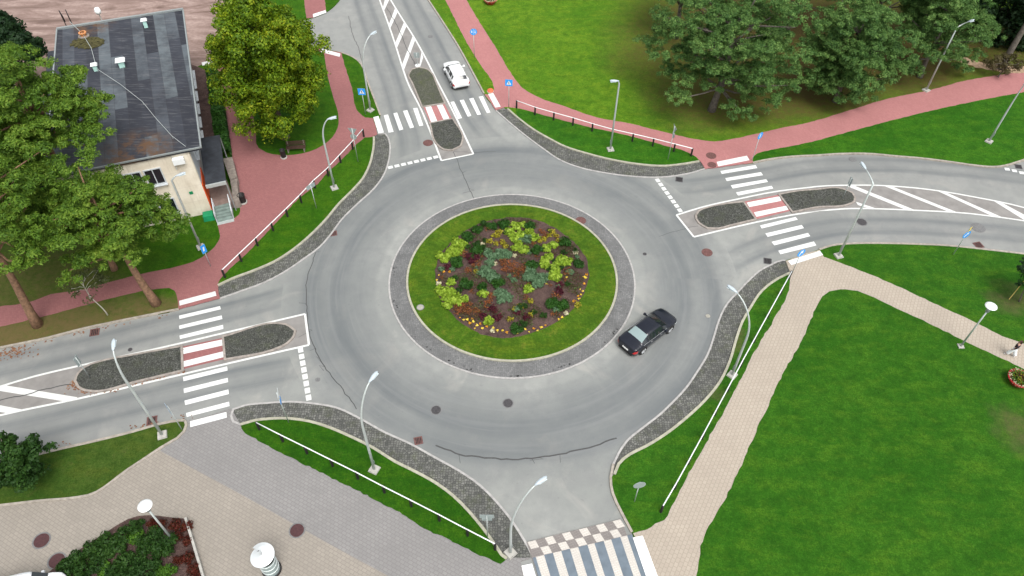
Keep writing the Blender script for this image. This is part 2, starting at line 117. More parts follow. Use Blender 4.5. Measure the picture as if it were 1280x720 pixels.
 'seam_e': ((12.177,4.701),(13.584,5.308),(15.54,5.974)),
 'seam_nmed': ((-14.753,41.489),(-13.071,37.281),(-11.402,32.412),(-10.196,29.371)),
 'seam_wmed': ((-35.388,-12.001),(-34.918,-11.835),(-33.3,-11.363),(-31.872,-10.821),(-30.531,-10.474)),
 'seam_nw': ((-18.806,39.474),(-17.754,35.405),(-16.774,32.838),(-15.648,29.024)),
 'F_nw': ((-22.454,-0.465),(-21.581,1.263),(-20.687,3.004),(-19.81,4.775),(-18.964,6.476),(-18.132,8.219),(-17.308,10.12),(-16.411,11.737),(-15.616,13.597),(-14.79,15.514),(-14.037,17.392)),
 'F_ne': ((0.26,22.183),(2.051,21.127),(3.84,20.303),(5.654,19.492),(7.437,18.611),(9.27,17.786),(11.115,17.133),(12.934,16.449),(14.793,15.696),(16.3,15.064)),
 'F_sw': ((-16.673,-13.957),(-14.932,-14.835),(-13.178,-15.692),(-11.369,-16.585),(-9.623,-17.439),(-7.84,-18.362),(-6.07,-19.243),(-4.275,-20.154),(-2.508,-21.074),(-0.836,-21.923)),
 'F_se': ((9.311,-19.456),(10.357,-17.905),(11.467,-16.17),(12.631,-14.35),(13.79,-12.501),(15.007,-10.56),(16.286,-8.518),(17.707,-6.295),(19.207,-3.946),(20.695,-1.626),(21.767,0.048)),
 'L_nw': ((-15.632,10.146),(-14.737,10.514),7.2),
 'L_n': ((-13.983,21.54),(-12.915,22.769),7.6),
 'L_ne': ((8.969,15.872),(8.537,15.828),7.4),
 'L_ne_far': ((41.725,25.906),(43.115,26.533),7.3),
 'L_ne_right': ((44.71,17.656),(44.912,17.393),6.4),
 'L_e': ((26.363,2.545),(26.036,4.217),8.0),
 'L_se': ((15.588,-9.214),(14.206,-7.751),7.6),
 'L_s': ((0.07,-22.107),(1.602,-20.985),7.0),
 'L_sw': ((-8.675,-16.798),(-7.86,-15.386),8.4),
 'L_w': ((-22.958,-14.473),(-23.202,-13.471),8.6),
 'L_bldg': ((-25.26,2.783),(-24.609,3.113),7.4),
 'PT_right': (32.776,-6.462),
 'PT_left': (-20.142,-21.51),
 'G_ped_n': (-14.362,20.884),
 'G_ped_ne': (-0.5,22.301),
 'G_cyc': (-4.233,31.06),
 'G_yield_n': (-14.083,13.768),
 'G_t_nw': (-16.745,7.567),
 'G_yield_ne': (14.131,14.57),
 'G_blue_ne': (21.786,14.467),
 'G_blue_se': (22.141,0.563),
 'G_arrow_e': (35.765,2.86),
 'G_keep_w': (-29.48,-9.918),
 'G_ped_w': (-21.794,-14.038),
 'G_back_sw': (-14.837,-13.406),
 'G_rect_s': (-1.31,-21.144),
 'G_round_s': (7.75,-18.791),
 'G_back_e': (28.638,9.485),
 'G_keep_n': (-10.096,29.434),
 'G_blue_nw': (-23.879,0.683),
 'O_person': (36.019,-7.247),
 'O_column': (-13.816,-23.249),
 'O_bench': (-19.906,15.161),
 'O_bin_bench': (-20.888,14.224),
 'O_bin_door': (-23.133,8.172),
 'O_pot_r': (35.531,-9.572),
 'O_pot_n': (-2.847,42.515),
 'O_sap_r': (38.287,-1.871),
 'O_sap_base': (-30.342,-4.305),
 'O_bush_w': (-30.152,-17.764),
 'O_redspot': (-2.377,24.972),
 'O_trunk_a': (-26.947,-2.926),
 'O_trunk_b': (-34.901,-5.282),
 'O_trunk_ne': (19.414,22.125),
 'O_green': (-25.466,6.154),
 'car_b': ((9.483,-7.295),(11.676,-5.369)),
 'car_w': ((-7.393,27.852),(-4.88,25.264)),
 'manholes': (('dark round manhole cover in the lower lane of the ring', (-5.076, -12.265), 0.33), ('dark round manhole cover below the round island', (-0.192, -11.664), 0.33), ('red rusty manhole cover on the cobbled ring apron', (5.733, 6.372), 0.38), ('rusty red manhole patch right of the ring by the east arm', (15.816, 2.879), 0.38), ('dark manhole cover in the east lane below the lamp head', (29.506, 6.637), 0.4), ('round grey manhole cover in the east lane by the arrow sign', (39.127, 6.105), 0.5), ('reddish manhole cover in the north lane by the zebra', (-7.978, 16.705), 0.4), ('small dark cover in the ring lane left of the east arm', (10.723, 2.625), 0.15), ('small dark cover in the west lane above the long island', (-27.517, -7.47), 0.15), ('brown manhole cover on beige paving left of the hedge bed', (-27.936, -21.646), 0.45), ('brown manhole cover half under the hedge bed rim', (-26.539, -22.85), 0.45), ('brown manhole cover on plaza seam by the poster column', (-12.834, -20.853), 0.42), ('upper round manhole cover in the red path by east zebra', (18.172, 15.14), 0.4), ('lower round manhole cover in the red path by east zebra', (18.026, 13.828), 0.35), ('small pale cover in the lane left of the cobbles', (14.792, -3.78), 0.18), ('round cover in the upper lane of the east arm', (31.144, 14.954), 0.3), ('pale round cap in the grass of the round island', (-6.917, -3.349), 0.25), ('small cover in the outbound north lane', (-9.23, 35.322), 0.25), ('small cover in the west yield lane by the seam', (-13.543, -9.892), 0.15)),
 'drains': (('square dark storm drain in the lane by the northeast cobbles', (14.797, 11.864), 0.55, 0), ('square dark storm drain beside the southeast cobbles', (20.542, 1.979), 0.55, 0), ('square storm drain at the side street mouth, right edge', (46.013, 14.133), 0.5, 0), ('rusty storm drain beside the northwest cobbled apron', (-14.81, 4.602), 0.5, 1), ('storm drain by the kerb of the southwest cobbles', (-6.065, -14.633), 0.5, 1), ('rusty storm drain at the kerb of the west road', (-30.644, -5.933), 0.6, 1), ('leafy storm drain at the lower kerb beside the west lamp', (-24.048, -13.333), 0.6, 1), ('storm drain grate at the kerb beside the arrow sign', (38.328, 4.038), 0.6, 1)),
 'B_roof': ((-42.463,24.091),(-32.102,28.255),(-24.583,7.538)),
 'B_h': 6.9,
 'B_wallSE': (-25.511,7.6),
 'B_base': (-25.679,7.261),
 'B_canopy': ((-27.258,12.773),(-25.597,13.305),(-23.454,7.163),(-24.964,6.598)),
 'B_hedge': ((-31.34,26.032),(-29.702,25.92),(-25.422,13.827),(-26.358,13.024)),
 'B_hedge0': ((-30.988,26.418),(-29.854,26.439),(-25.605,14.147),(-26.384,13.231)),
 'B_deck': ((-26.354,9.273),(-24.883,10.237),(-23.525,7.588),(-24.995,6.772)),
 'B_wallc': ((-25.864,12.932),(-25.103,13.168),(-24.002,10.463),(-24.484,10.033)),
 'B_wallc2': ((-24.484,10.033),(-23.984,10.251),(-23.121,7.594),(-23.542,7.388)),
 'B_stair': ((-24.681,5.654),(-23.416,6.156),(-24.995,6.772),(-23.785,7.285)),
 'B_vents': ((-36.404,17.459),(-34.347,18.122),(-34.413,24.685)),
 'B_moss': (-38.849,21.816),
 'B_orange': (-39.532,22.898),
 'B_dome': (-40.169,27.795),
 'B_wire': ((-41.578,25.005),(-39.587,22.931),(-37.879,20.534),(-36.159,17.25),(-33.363,15.009),(-30.646,12.531),(-28.802,10.271),(-26.826,8.018),(-25.384,6.744)),
 'B_rail': ((-43.266,26.824),(-42.423,25.666),(-42.72,26.984),(-41.899,25.677)),
 'B_win': ((-29.115,5.329),(-28.249,5.918)),
 'mulch': ((-6.045,-0.556),(-6.068,1.151),(-5.736,2.479),(-4.639,4.012),(-3.387,5.44),(-1.853,6.264),(0.388,6.622),(1.959,6.322),(3.718,5.229),(4.986,3.846),(5.876,2.201),(6.094,0.461),(5.668,-1.497),(4.869,-3.115),(3.403,-4.684),(1.605,-5.71),(-0.351,-6.228),(-1.918,-6.003),(-3.328,-5.152),(-4.59,-3.895),(-5.494,-2.461)),
 'flowers': {'bush':((-3.646,3.97),(-2.868,4.758),(-1.713,5.247),(-0.785,5.388),(1.52,5.295),(4.303,3.383),(1.947,2.536),(5.337,1.116),(-4.42,1.034),(1.587,0.918),(-1.035,-1.146),(-2.222,-1.464),(-3.548,-1.263),(2.985,-2.976),(0.366,-5.47),(3.804,-3.254),(-2.932,2.465)),'lime':((-4.492,3.467),(-4.818,2.737),(-5.049,1.96),(-5.379,1.456),(-5.68,1.803),(-4.318,2.266),(-3.975,3.11),(0.722,4.096),(0.286,3.782),(-0.269,4.703),(1.383,4.727),(0.57,3.026),(0.936,2.432),(2.524,1.279),(2.92,1.869),(3.911,1.502),(4.332,1.392),(3.339,0.144),(-5.16,-1.831),(-4.493,-2.708),(-4.693,-2.095),(-3.992,-2.966),(-5.029,-2.582),(-4.58,3.101),(-4.124,2.657),(-4.966,2.346),(-5.249,1.751),(-4.692,2.054),(0.391,5.026),(-0.045,4.239),(0.612,4.466),(1.227,4.413),(0.168,5.339),(0.833,5.507),(0.786,2.728),(0.29,2.781),(2.788,1.661),(4.116,1.301),(3.623,1.149),(3.35,0.513),(3.162,-0.225),(3.489,-0.417),(2.579,0.846),(1.815,4.05),(3.32,3.157),(2.77,2.757),(-4.701,-0.949),(-5.312,-1.996),(-4.778,-2.365),(-4.316,-2.251),(-3.646,-2.616),(-4.859,-3.319),(-4.242,-2.837),(-5.542,-1.646),(-2.179,-2.141),(1.254,-1.634),(-1.754,-4.821)),'silver':((-1.626,1.803),(-1.094,1.899),(-2.151,0.208),(-1.789,-0.014),(-1.419,-0.625),(-0.702,-2.576),(1.552,-0.583),(2.067,-0.854),(2.494,-0.235),(-1.847,2.095),(-0.888,2.316),(-1.306,1.808),(-0.518,1.966),(-2.013,0.494),(-2.268,-0.077),(-1.675,-0.349),(-0.605,-2.254),(-0.977,-1.99),(-0.235,-2.569),(-0.8,-2.79),(1.241,-0.448),(1.702,-0.161),(2.322,-0.517),(1.96,-1.131),(1.35,0.257),(1.202,3.857),(-1.819,1.072)),'maroon':((-3.438,1.777),(-2.902,1.697),(-3.204,1.284),(-2.167,-4.318),(-1.09,-4.406),(-1.387,-3.637),(3.59,-1.791),(-5.069,0.594),(3.716,-1.107),(1.118,-4.325),(0.42,-3.95)),'rust':((-0.328,0.234),(0.193,0.87),(0.616,0.247),(1.142,0.539),(-4.112,-3.361),(-3.313,-3.22),(-3.583,-3.874),(-2.678,-3.991),(-1.902,-3.2),(-1.621,-2.402),(2.588,4.433),(-2.771,1.058),(-3.879,2.065),(-0.869,1.23),(3.266,-2.334),(4.393,0.3),(-0.649,0.657),(-0.015,0.466),(0.408,-0.18),(0.868,0.678),(-3.602,-3.485),(-2.988,-3.737),(-1.711,-2.802),(2.374,4.742),(-3.924,-3.096),(3.22,-3.912),(-4.09,-3.752),(-0.443,1.091),(-2.865,0.768),(-3.408,0.19)),'gold':((3.023,4.285),(2.577,3.877),(3.255,4.755),(3.571,4.293),(-1.468,4.218),(-1.105,4.69),(-0.799,3.46),(-1.338,3.3),(-1.889,3.597),(1.429,-2.759),(1.458,-4.064),(0.659,-3.297),(4.961,-3.08),(0.218,-3.564),(-0.134,-4.546),(-2.843,0.198),(-1.183,4.222),(-0.575,3.009),(2.246,3.658),(3.775,3.833)),'white':((0.144,1.946),(-1.332,1.079),(-2.462,3.193),(-1.418,-5.618),(4.061,-3.9),(5.081,2.403),(-5.684,-1.1),(-5.747,-1.649))},
 'rimfl': ((-5.362,0.208),(-5.756,-0.137),(-5.865,-0.643),(-3.857,-4.403),(-3.588,-4.603),(-3.313,-4.549),(-3.098,-4.901),(-2.847,-4.771),(-2.576,-5.095),(-2.305,-4.966),(-2.722,-5.397),(-2.132,-5.39),(-1.843,-5.211),(-1.047,-5.574),(-0.654,-5.569),(-0.357,-5.739),(1.015,-5.423),(1.308,-5.667),(1.645,-5.339),(1.898,-5.535),(2.198,-5.232),(2.498,-5.027),(3.505,-4.457),(3.771,-4.249),(4.721,-2.672),(5.1,-2.4),(5.284,-1.995),(5.073,-2.133),(5.447,-1.641),(5.251,-1.453),(5.59,-0.899),(5.73,-0.256),(5.59,-0.146),(5.854,0.083),(4.271,-0.221),(2.689,-0.939),(-2.959,-4.467),(-1.347,-5.329),(0.426,-5.803),(-4.943,0.214)),
 'rib': ((((-21.284,55.234),(-17.867,43.13),(-15.094,34.491),(-12.658,26.906),(-11.101,21.469),(-9.682,16.515),(-9.578,12.512),(-10.587,8.782),(-11.861,4.834)),3.2),(((-15.707,55.361),(-12.288,43.247),(-9.506,35.42),(-6.867,28.464),(-4.694,22.9),(-2.811,18.446),(0.608,14.357),(4.178,11.966),(8.335,10.321)),3.2),(((53.531,10.819),(45.862,12.631),(40.507,13.651),(33.429,14.211),(27.511,13.889),(22.916,12.813),(18.377,11.543),(14.742,10.951),(9.837,11.408),(5.66,13.089)),3.2),(((49.657,3.428),(42.62,5.266),(36.234,6.027),(30.924,6.236),(26.787,5.886),(23.172,4.79),(19.546,3.262),(16.572,1.178),(14.203,-1.793),(12.231,-4.953)),3.2),(((-41.714,-15.29),(-33.663,-14.602),(-28.949,-13.145),(-24.09,-11.501),(-18.985,-9.919),(-14.706,-8.843),(-11.883,-8.737),(-8.881,-10.061)),3.2),(((-43.62,-11.935),(-36.164,-9.116),(-31.152,-7.436),(-25.998,-5.461),(-20.553,-3.546),(-16.121,-1.395),(-14.057,1.176),(-12.987,4.818)),3.2)),
 'K_c': (-32.941,4.847),
 'K_d': (-31.294,-4.809),
 'K_sp': (-46.712,22.622),
 'K_ne2': (32.247,21.701),
 'K_ne3': (42.094,26.899),
 'K_ne4': (30.008,36.388),
 'K_ne5': (16.475,32.219),
 'K_ne6': (38.813,35.715),
 'hedgebed': (('green_shrub', -22.465, -20.92, 'dark green shrub in the hedge bed, at the top tip'), ('green_shrub', -23.007, -21.419, 'dark green shrub in the hedge bed, near the top tip, left'), ('green_shrub', -21.195, -21.4, 'dark green shrub in the hedge bed, just under the lamp pole head'), ('green_shrub', -21.902, -21.652, 'dark green shrub in the hedge bed, upper middle right'), ('green_shrub', -23.756, -21.753, 'dark green shrub in the hedge bed, upper middle'), ('green_shrub', -20.1, -21.875, 'dark green shrub in the hedge bed, beside the red shrubs, upper'), ('green_shrub', -24.545, -22.163, 'dark green shrub in the hedge bed, upper left rim'), ('green_shrub', -23.115, -22.228, 'dark green shrub in the hedge bed, left rim, third down'), ('green_shrub', -20.624, -22.201, 'dark green shrub in the hedge bed, middle left'), ('green_shrub', -23.806, -22.473, 'dark green shrub in the hedge bed, middle of the bed'), ('green_shrub', -21.479, -22.449, 'dark green shrub in the hedge bed, middle right'), ('green_shrub', -25.109, -22.724, 'dark green shrub in the hedge bed, beside the lamp foot'), ('green_shrub', -22.274, -22.851, 'dark green shrub in the hedge bed, centre left'), ('green_shrub', -23.912, -23.024, 'dark green shrub in the hedge bed, centre'), ('green_shrub', -20.682, -22.99, 'dark green shrub in the hedge bed, centre right'), ('green_shrub', -25.695, -23.198, 'dark green shrub in the hedge bed, lower left rim'), ('green_shrub', -24.562, -23.341, 'dark green shrub in the hedge bed, lower left'), ('green_shrub', -21.348, -23.307, 'dark green shrub in the hedge bed, left lower corner'), ('green_shrub', -22.824, -23.477, 'dark green shrub in the hedge bed, lower centre'), ('green_shrub', -25.329, -23.733, 'dark green shrub in the hedge bed, lower middle'), ('green_shrub', -21.777, -23.848, 'dark green shrub in the hedge bed, lower right centre'), ('green_shrub', -24.451, -24.027, 'dark green shrub in the hedge bed, bottom left'), ('green_shrub', -20.463, -24.136, 'dark green shrub in the hedge bed, bottom centre'), ('green_shrub', -22.704, -24.235, 'dark green shrub in the hedge bed, bottom middle'), ('green_shrub', -23.499, -24.542, 'dark green shrub in the hedge bed, bottom edge right'), ('green_shrub', -25.001, -24.557, 'dark green shrub in the hedge bed, bottom edge left'), ('red_shrub', -20.979, -20.693, 'dark red leaved shrub left of the pale wall corner in the hedge bed'), ('red_shrub', -20.181, -20.684, 'dark red leaved shrub second from the pale wall corner in the hedge bed'), ('red_shrub', -19.494, -20.844, 'dark red leaved shrub at the pale wall corner in the hedge bed'), ('red_shrub', -19.822, -21.342, 'dark red leaved shrub behind the lamp pole in the hedge bed'), ('red_shrub', -19.174, -21.661, 'dark red leaved shrub by the wall, above the middle in the hedge bed'), ('red_shrub', -18.769, -22.774, 'dark red leaved shrub by the wall, middle in the hedge bed'), ('red_shrub', -19.388, -22.781, 'dark red leaved shrub brightest, middle right in the hedge bed'), ('red_shrub', -18.281, -23.391, 'dark red leaved shrub by the wall, near the frame bottom in the hedge bed'), ('red_shrub', -17.899, -23.922, 'dark red leaved shrub by the wall, at the frame bottom in the hedge bed'), ('red_shrub', -21.66, -20.567, 'dark red leaved shrub at the upper rim of the bed in the hedge bed'), ('light_shrub', -22.243, -21.574, 'light green shrub in the hedge bed, upper'), ('light_shrub', -19.668, -23.52, 'light green shrub in the hedge bed, bottom right'), ('light_shrub', -20.026, -23.601, 'light green shrub in the hedge bed, bottom middle'), ('light_shrub', -23.282, -23.482, 'light green shrub in the hedge bed, bottom left')),
 'car_wc': (-5.97,27.258,1.914),
 'van': (-27.418,-25.268,0.27),
 'pdir': 2.379,
}
random.seed(7); rng = np.random.default_rng(7)
# ------------------------------------------------------------ helpers
class MB:
    def __init__(s): s.v = []; s.f = []; s.m = []; s.uv = None
    def add(s, vs, fs, mi=0):
        n = len(s.v); s.v += [tuple(x) for x in vs]; s.f += [tuple(n+i for i in f) for f in fs]; s.m += [mi]*len(fs); return s
    def box(s, c, d, rz=0, mi=0, taper=1, M=None):
        a, b, h = d[0]/2, d[1]/2, d[2]/2; vs = []
        for z, t in ((-h, 1), (h, taper)):
            for x, y in ((-a, -b), (a, -b), (a, b), (-a, b)):
                X, Y = x*t, y*t
                if M is not None: p = M @ Vector((X, Y, z)); vs.append((c[0]+p.x, c[1]+p.y, c[2]+p.z))
                else: vs.append((c[0]+X*math.cos(rz)-Y*math.sin(rz), c[1]+X*math.sin(rz)+Y*math.cos(rz), c[2]+z))
        return s.add(vs, [(0,3,2,1),(4,5,6,7),(0,1,5,4),(1,2,6,5),(2,3,7,6),(3,0,4,7)], mi)
    def tube(s, pts, rad, n=8, mi=0, caps=True):
        pts = [Vector(p) for p in pts]; k = len(pts)
        if not isinstance(rad, (list, tuple)): rad = [rad]*k
        vs = []; u = None
        for i, p in enumerate(pts):
            t = (pts[min(i+1, k-1)]-pts[max(i-1, 0)]).normalized()
            if u is None: u = t.orthogonal().normalized()
            else: u = (u-t*u.dot(t)).normalized()
            w_ = t.cross(u)
            for j in range(n):
                a = 2*math.pi*j/n; q = p+(u*math.cos(a)+w_*math.sin(a))*rad[i]; vs.append(q)
        fs = [(i*n+j, i*n+(j+1) % n, (i+1)*n+(j+1) % n, (i+1)*n+j) for i in range(k-1) for j in range(n)]
        if caps: fs += [tuple(range(n-1, -1, -1)), tuple((k-1)*n+j for j in range(n))]
        return s.add(vs, fs, mi)
    def lathe(s, prof, c=(0,0,0), n=24, mi=0, M=None):
        vs = []
        for r, z in prof:
            for j in range(n):
                a = 2*math.pi*j/n; p = Vector((r*math.cos(a), r*math.sin(a), z))
                if M is not None: p = M @ p
                vs.append((c[0]+p.x, c[1]+p.y, c[2]+p.z))
        k = len(prof)
        fs = [(i*n+j, i*n+(j+1) % n, (i+1)*n+(j+1) % n, (i+1)*n+j) for i in range(k-1) for j in range(n)]
        return s.add(vs, fs, mi)
    def prism(s, poly, z0, z1, mi=0, bottom=False):
        n = len(poly)
        if area(poly) < 0: poly = poly[::-1]
        tri = tessellate_polygon([[Vector((x, y, 0)) for x, y in poly]])
        vs = [(x, y, z1) for x, y in poly]+[(x, y, z0) for x, y in poly]
        fs = []
        for t in tri:
            a = area([poly[i] for i in t]); fs.append(tuple(t) if a > 0 else tuple(t[::-1]))
        if z0 < z1: fs += [(i+n, (i+1) % n+n, (i+1) % n, i) for i in range(n)]
        return s.add(vs, fs, mi)
    def build(s, name, mats, parent=None, smooth=False, loc=None):
        me = bpy.data.meshes.new(name)
        me.from_pydata(s.v, [], s.f)
        for mm in (mats if isinstance(mats, (list, tuple)) else [mats]): me.materials.append(mm)
        if any(s.m): me.polygons.foreach_set('material_index', s.m)
        if smooth: me.polygons.foreach_set('use_smooth', [True]*len(s.f))
        if s.uv:
            ul = me.uv_layers.new(name='UVMap')
            for lp in me.loops: ul.data[lp.index].uv = s.uv[lp.vertex_index]
        me.update()
        o = bpy.data.objects.new(name, me); COL.objects.link(o)
        if parent: o.parent = parent
        if loc: o.location = loc
        return o
def area(p): return .5*sum(p[i][0]*p[(i+1) % len(p)][1]-p[(i+1) % len(p)][0]*p[i][1] for i in range(len(p)))
def tag(o, label, cat, group=None):
    o['label'] = label; o['category'] = cat
    if group: o['group'] = group
    return o
def thing(name, label, cat, loc=(0,0,0), rz=0, group=None):
    o = bpy.data.objects.new(name, None); COL.objects.link(o); o.location = loc; o.rotation_euler = (0, 0, rz); o.empty_display_size = .2
    return tag(o, label, cat, group)
def struct(o, label=None, kind='structure'):
    o['kind'] = kind
    if label: o['label'] = label
    return o
def copy_tree(o, parent=None):
    c = o.copy(); COL.objects.link(c)
    if parent: c.parent = parent
    for ch in list(o.children): copy_tree(ch, c)
    return c
def curve(pts, closed=False, step=.6, sharp=42):
    """Hermite smoothing that keeps sharp corners"""
    P_ = [Vector(p) for p in pts]; n = len(P_); out = []
    def tang(i, side):
        a = P_[(i-1) % n]; b = P_[i]; c = P_[(i+1) % n]
        if not closed and i == 0: return (c-b)
        if not closed and i == n-1: return (b-a)
        d1, d2 = b-a, c-b
        if d1.length < 1e-6 or d2.length < 1e-6: return d2 if side else d1
        if d1.angle(d2) > R(sharp): return d2 if side else d1
        t = (d1.normalized()*d2.length+d2.normalized()*d1.length); return t.normalized()*(d2.length if side else d1.length)
    for i in range(n if closed else n-1):
        j = (i+1) % n; a, b = P_[i], P_[j]; L_ = (b-a).length
        k = 1 if L_ > 25 else max(1, int(L_/step)); t0 = tang(i, 1); t1 = tang(j, 0)
        if t0.length: t0 = t0.normalized()*L_
        if t1.length: t1 = t1.normalized()*L_
        for q in range(k):
            t = q/k; h1 = 2*t**3-3*t*t+1; h2 = t**3-2*t*t+t; h3 = -2*t**3+3*t*t; h4 = t**3-t*t
            p = a*h1+t0*h2+b*h3+t1*h4; out.append((p.x, p.y))
    if not closed: out.append(tuple(P_[-1]))
    return out
def wobble(pts, amp=.05, seed=1):
    r = random.Random(seed); return [(x+r.uniform(-amp, amp), y+r.uniform(-amp, amp)) for x, y in pts]
def offs(pts, dist, closed=False):
    n = len(pts); out = []
    for i in range(n):
        a = Vector(pts[(i-1) % n] if (closed or i > 0) else pts[i]); b = Vector(pts[i]); c = Vector(pts[(i+1) % n] if (closed or i < n-1) else pts[i])
        d1 = (b-a); d2 = (c-b); d1 = d1.normalized() if d1.length > 1e-9 else d2.normalized(); d2 = d2.normalized() if d2.length > 1e-9 else d1
        t = (d1+d2); t = t.normalized() if t.length > 1e-6 else d1
        nn = Vector((-t.y, t.x)); cs = max(.5, nn.dot(Vector((-d1.y, d1.x))))
        out.append((b.x+nn.x*dist/cs, b.y+nn.y*dist/cs))
    return out
def strip(mb, pts, w0, w1, z0, z1, mi=0, closed=False):
    """band between offsets w0 and w1 of a line, from z0 up to z1"""
    A = offs(pts, w0, closed); B = offs(pts, w1, closed); n = len(pts); vs = []
    for a, b in zip(A, B): vs += [(a[0], a[1], z0), (a[0], a[1], z1), (b[0], b[1], z1), (b[0], b[1], z0)]
    fs = []
    for i in range(n if closed else n-1):
        j = (i+1) % n
        for k in range(3): fs.append((i*4+k, i*4+k+1, j*4+k+1, j*4+k))
    if not closed: fs += [(0, 3, 2, 1), (n*4-4, n*4-3, n*4-2, n*4-1)]
    return mb.add(vs, fs, mi)
def flat(mb, pts, w, z, mi=0, closed=False):
    A = offs(pts, -w/2, closed); B = offs(pts, w/2, closed); n = len(pts)
    vs = [(a[0], a[1], z) for a in A]+[(b[0], b[1], z) for b in B]
    fs = [(i, (i+1) % n, n+(i+1) % n, n+i) for i in range(n if closed else n-1)]
    return mb.add(vs, fs, mi)
# ------------------------------------------------------------ materials
def srgb(r, g, b): return tuple(((c/255)/12.92 if c/255 <= .04045 else ((c/255+.055)/1.055)**2.4) for c in (r, g, b))
class NT:
    def __init__(s, name):
        s.mat = bpy.data.materials.new(name); s.mat.use_nodes = True; s.t = s.mat.node_tree; s.t.nodes.clear()
        s.out = s.n('ShaderNodeOutputMaterial'); s.bs = s.n('ShaderNodeBsdfPrincipled'); s.l(s.bs.outputs[0], s.out.inputs[0])
        s.pos = s.n('ShaderNodeNewGeometry').outputs['Position']
        s.bs.inputs['Specular IOR Level'].default_value = .3
    def n(s, k, **kw):
        x = s.t.nodes.new(k)
        for a, b in kw.items(): setattr(x, a, b)
        return x
    def l(s, a, b): s.t.links.new(a, b)
    def noise(s, scale, detail=4, rough=.55, vec=None, dist=0):
        x = s.n('ShaderNodeTexNoise'); x.inputs['Scale'].default_value = scale; x.inputs['Detail'].default_value = detail; x.inputs['Roughness'].default_value = rough
        x.inputs['Distortion'].default_value = dist; s.l(vec if vec is not None else s.pos, x.inputs['Vector']); return x.outputs['Fac']
    def ramp(s, fac, stops, interp='LINEAR'):
        x = s.n('ShaderNodeValToRGB'); e = x.color_ramp; e.interpolation = interp
        while len(e.elements) < len(stops): e.elements.new(.5)
        for q, (p, c) in zip(e.elements, stops):
            q.position = p; q.color = (c, c, c, 1) if isinstance(c, (int, float)) else (*c, 1)
        s.l(fac, x.inputs[0]); return x.outputs[0]
    def mix(s, f, a, b, mode='MIX'):
        x = s.n('ShaderNodeMix', data_type='RGBA', blend_type=mode)
        for sock, v in ((x.inputs[0], f), (x.inputs[6], a), (x.inputs[7], b)):
            if hasattr(v, 'links') or isinstance(v, bpy.types.NodeSocket): s.l(v, sock)
            elif isinstance(v, (int, float)): sock.default_value = v if sock == x.inputs[0] else (v, v, v, 1)
            else: sock.default_value = (*v, 1)
        return x.outputs[2]
    def math(s, op, a, b=None, clamp=False):
        x = s.n('ShaderNodeMath', operation=op, use_clamp=clamp)
        for sock, v in ((x.inputs[0], a), (x.inputs[1], b)):
            if v is None: continue
            if isinstance(v, (int, float)): sock.default_value = v
            else: s.l(v, sock)
        return x.outputs[0]
    def sep(s, v):
        x = s.n('ShaderNodeSeparateXYZ'); s.l(v, x.inputs[0]); return x.outputs
    def map(s, rz=0, scale=(1,1,1), loc=(0,0,0), vec=None):
        x = s.n('ShaderNodeMapping'); x.inputs['Rotation'].default_value = (0, 0, rz); x.inputs['Scale'].default_value = scale; x.inputs['Location'].default_value = loc
        s.l(vec if vec is not None else s.pos, x.inputs[0]); return x.outputs[0]
    def blob(s, x, y, r, soft=.5, vec=None):
        """1 inside radius r of (x, y) fading out"""
        v = s.n('ShaderNodeVectorMath', operation='DISTANCE'); m_ = s.map(scale=(1,1,0), vec=vec); s.l(m_, v.inputs[0]); v.inputs[1].default_value = (x, y, 0)
        mr = s.n('ShaderNodeMapRange', interpolation_type='SMOOTHSTEP'); s.l(v.outputs['Value'], mr.inputs[0])
        mr.inputs[1].default_value = r*(1+soft); mr.inputs[2].default_value = r*(1-soft); return mr.outputs[0]
    def bump(s, h, strength=.3, dist=.02):
        x = s.n('ShaderNodeBump'); x.inputs['Strength'].default_value = strength; x.inputs['Distance'].default_value = dist
        s.l(h, x.inputs['Height']); s.l(x.outputs[0], s.bs.inputs['Normal'])
    def done(s, col, rough=.8, **kw):
        if isinstance(col, (tuple, list)): s.bs.inputs['Base Color'].default_value = (*col, 1)
        else: s.l(col, s.bs.inputs['Base Color'])
        if isinstance(rough, (int, float)): s.bs.inputs['Roughness'].default_value = rough
        else: s.l(rough, s.bs.inputs['Roughness'])
        for k, v in kw.items(): s.bs.inputs[k.replace('_', ' ')].default_value = v
        return s.mat
def simple(name, col, rough=.6, var=.15, scale=3, **kw):
    t = NT(name); f = t.noise(scale, 5)
    c = t.mix(t.ramp(f, [(.3, 0.), (.7, 1.)]), tuple(x*(1-var) for x in col), tuple(min(1, x*(1+var)) for x in col))
    return t.done(c, rough, **kw)
def asphalt_base(t):
    big = t.noise(.09, 4, .6); mid = t.noise(.9, 6, .65); fine = t.noise(28, 2, .5)
    c = t.mix(t.ramp(big, [(.38, 0.), (.62, 1.)]), (.222, .232, .220), (.290, .298, .280))
    c = t.mix(t.ramp(mid, [(.35, .55), (.6, 0.)]), c, (.195, .20, .198))
    sp = t.noise(3.2, 3, .5); c = t.mix(t.ramp(sp, [(.66, 0.), (.74, .35)]), c, (.13, .135, .135)); c = t.mix(t.ramp(t.noise(.28, 5, .6, dist=.8), [(.56, 0.), (.68, .45)]), c, (.345, .335, .305))
    c = t.mix(t.ramp(fine, [(.3, .22), (.7, 0.)]), c, (.12, .12, .12))
    return c, fine
def mat_asphalt():
    t = NT('asphalt'); c, fine = asphalt_base(t)
    # older, darker surfacing on the arms; pale worn surfacing inside the ring
    d = t.blob(0, 0, 24, .35); c = t.mix(d, t.mix(.25, c, (.19, .19, .19)), c)
    st = t.ramp(t.noise(.35, 6, .7, dist=1.2), [(.60, 0.), (.72, .25)]); c = t.mix(st, c, (.34, .33, .31))
    # outside the ring and arms the pale gutter dust
    t.bump(fine, .25, .01); return t.done(c, .85)
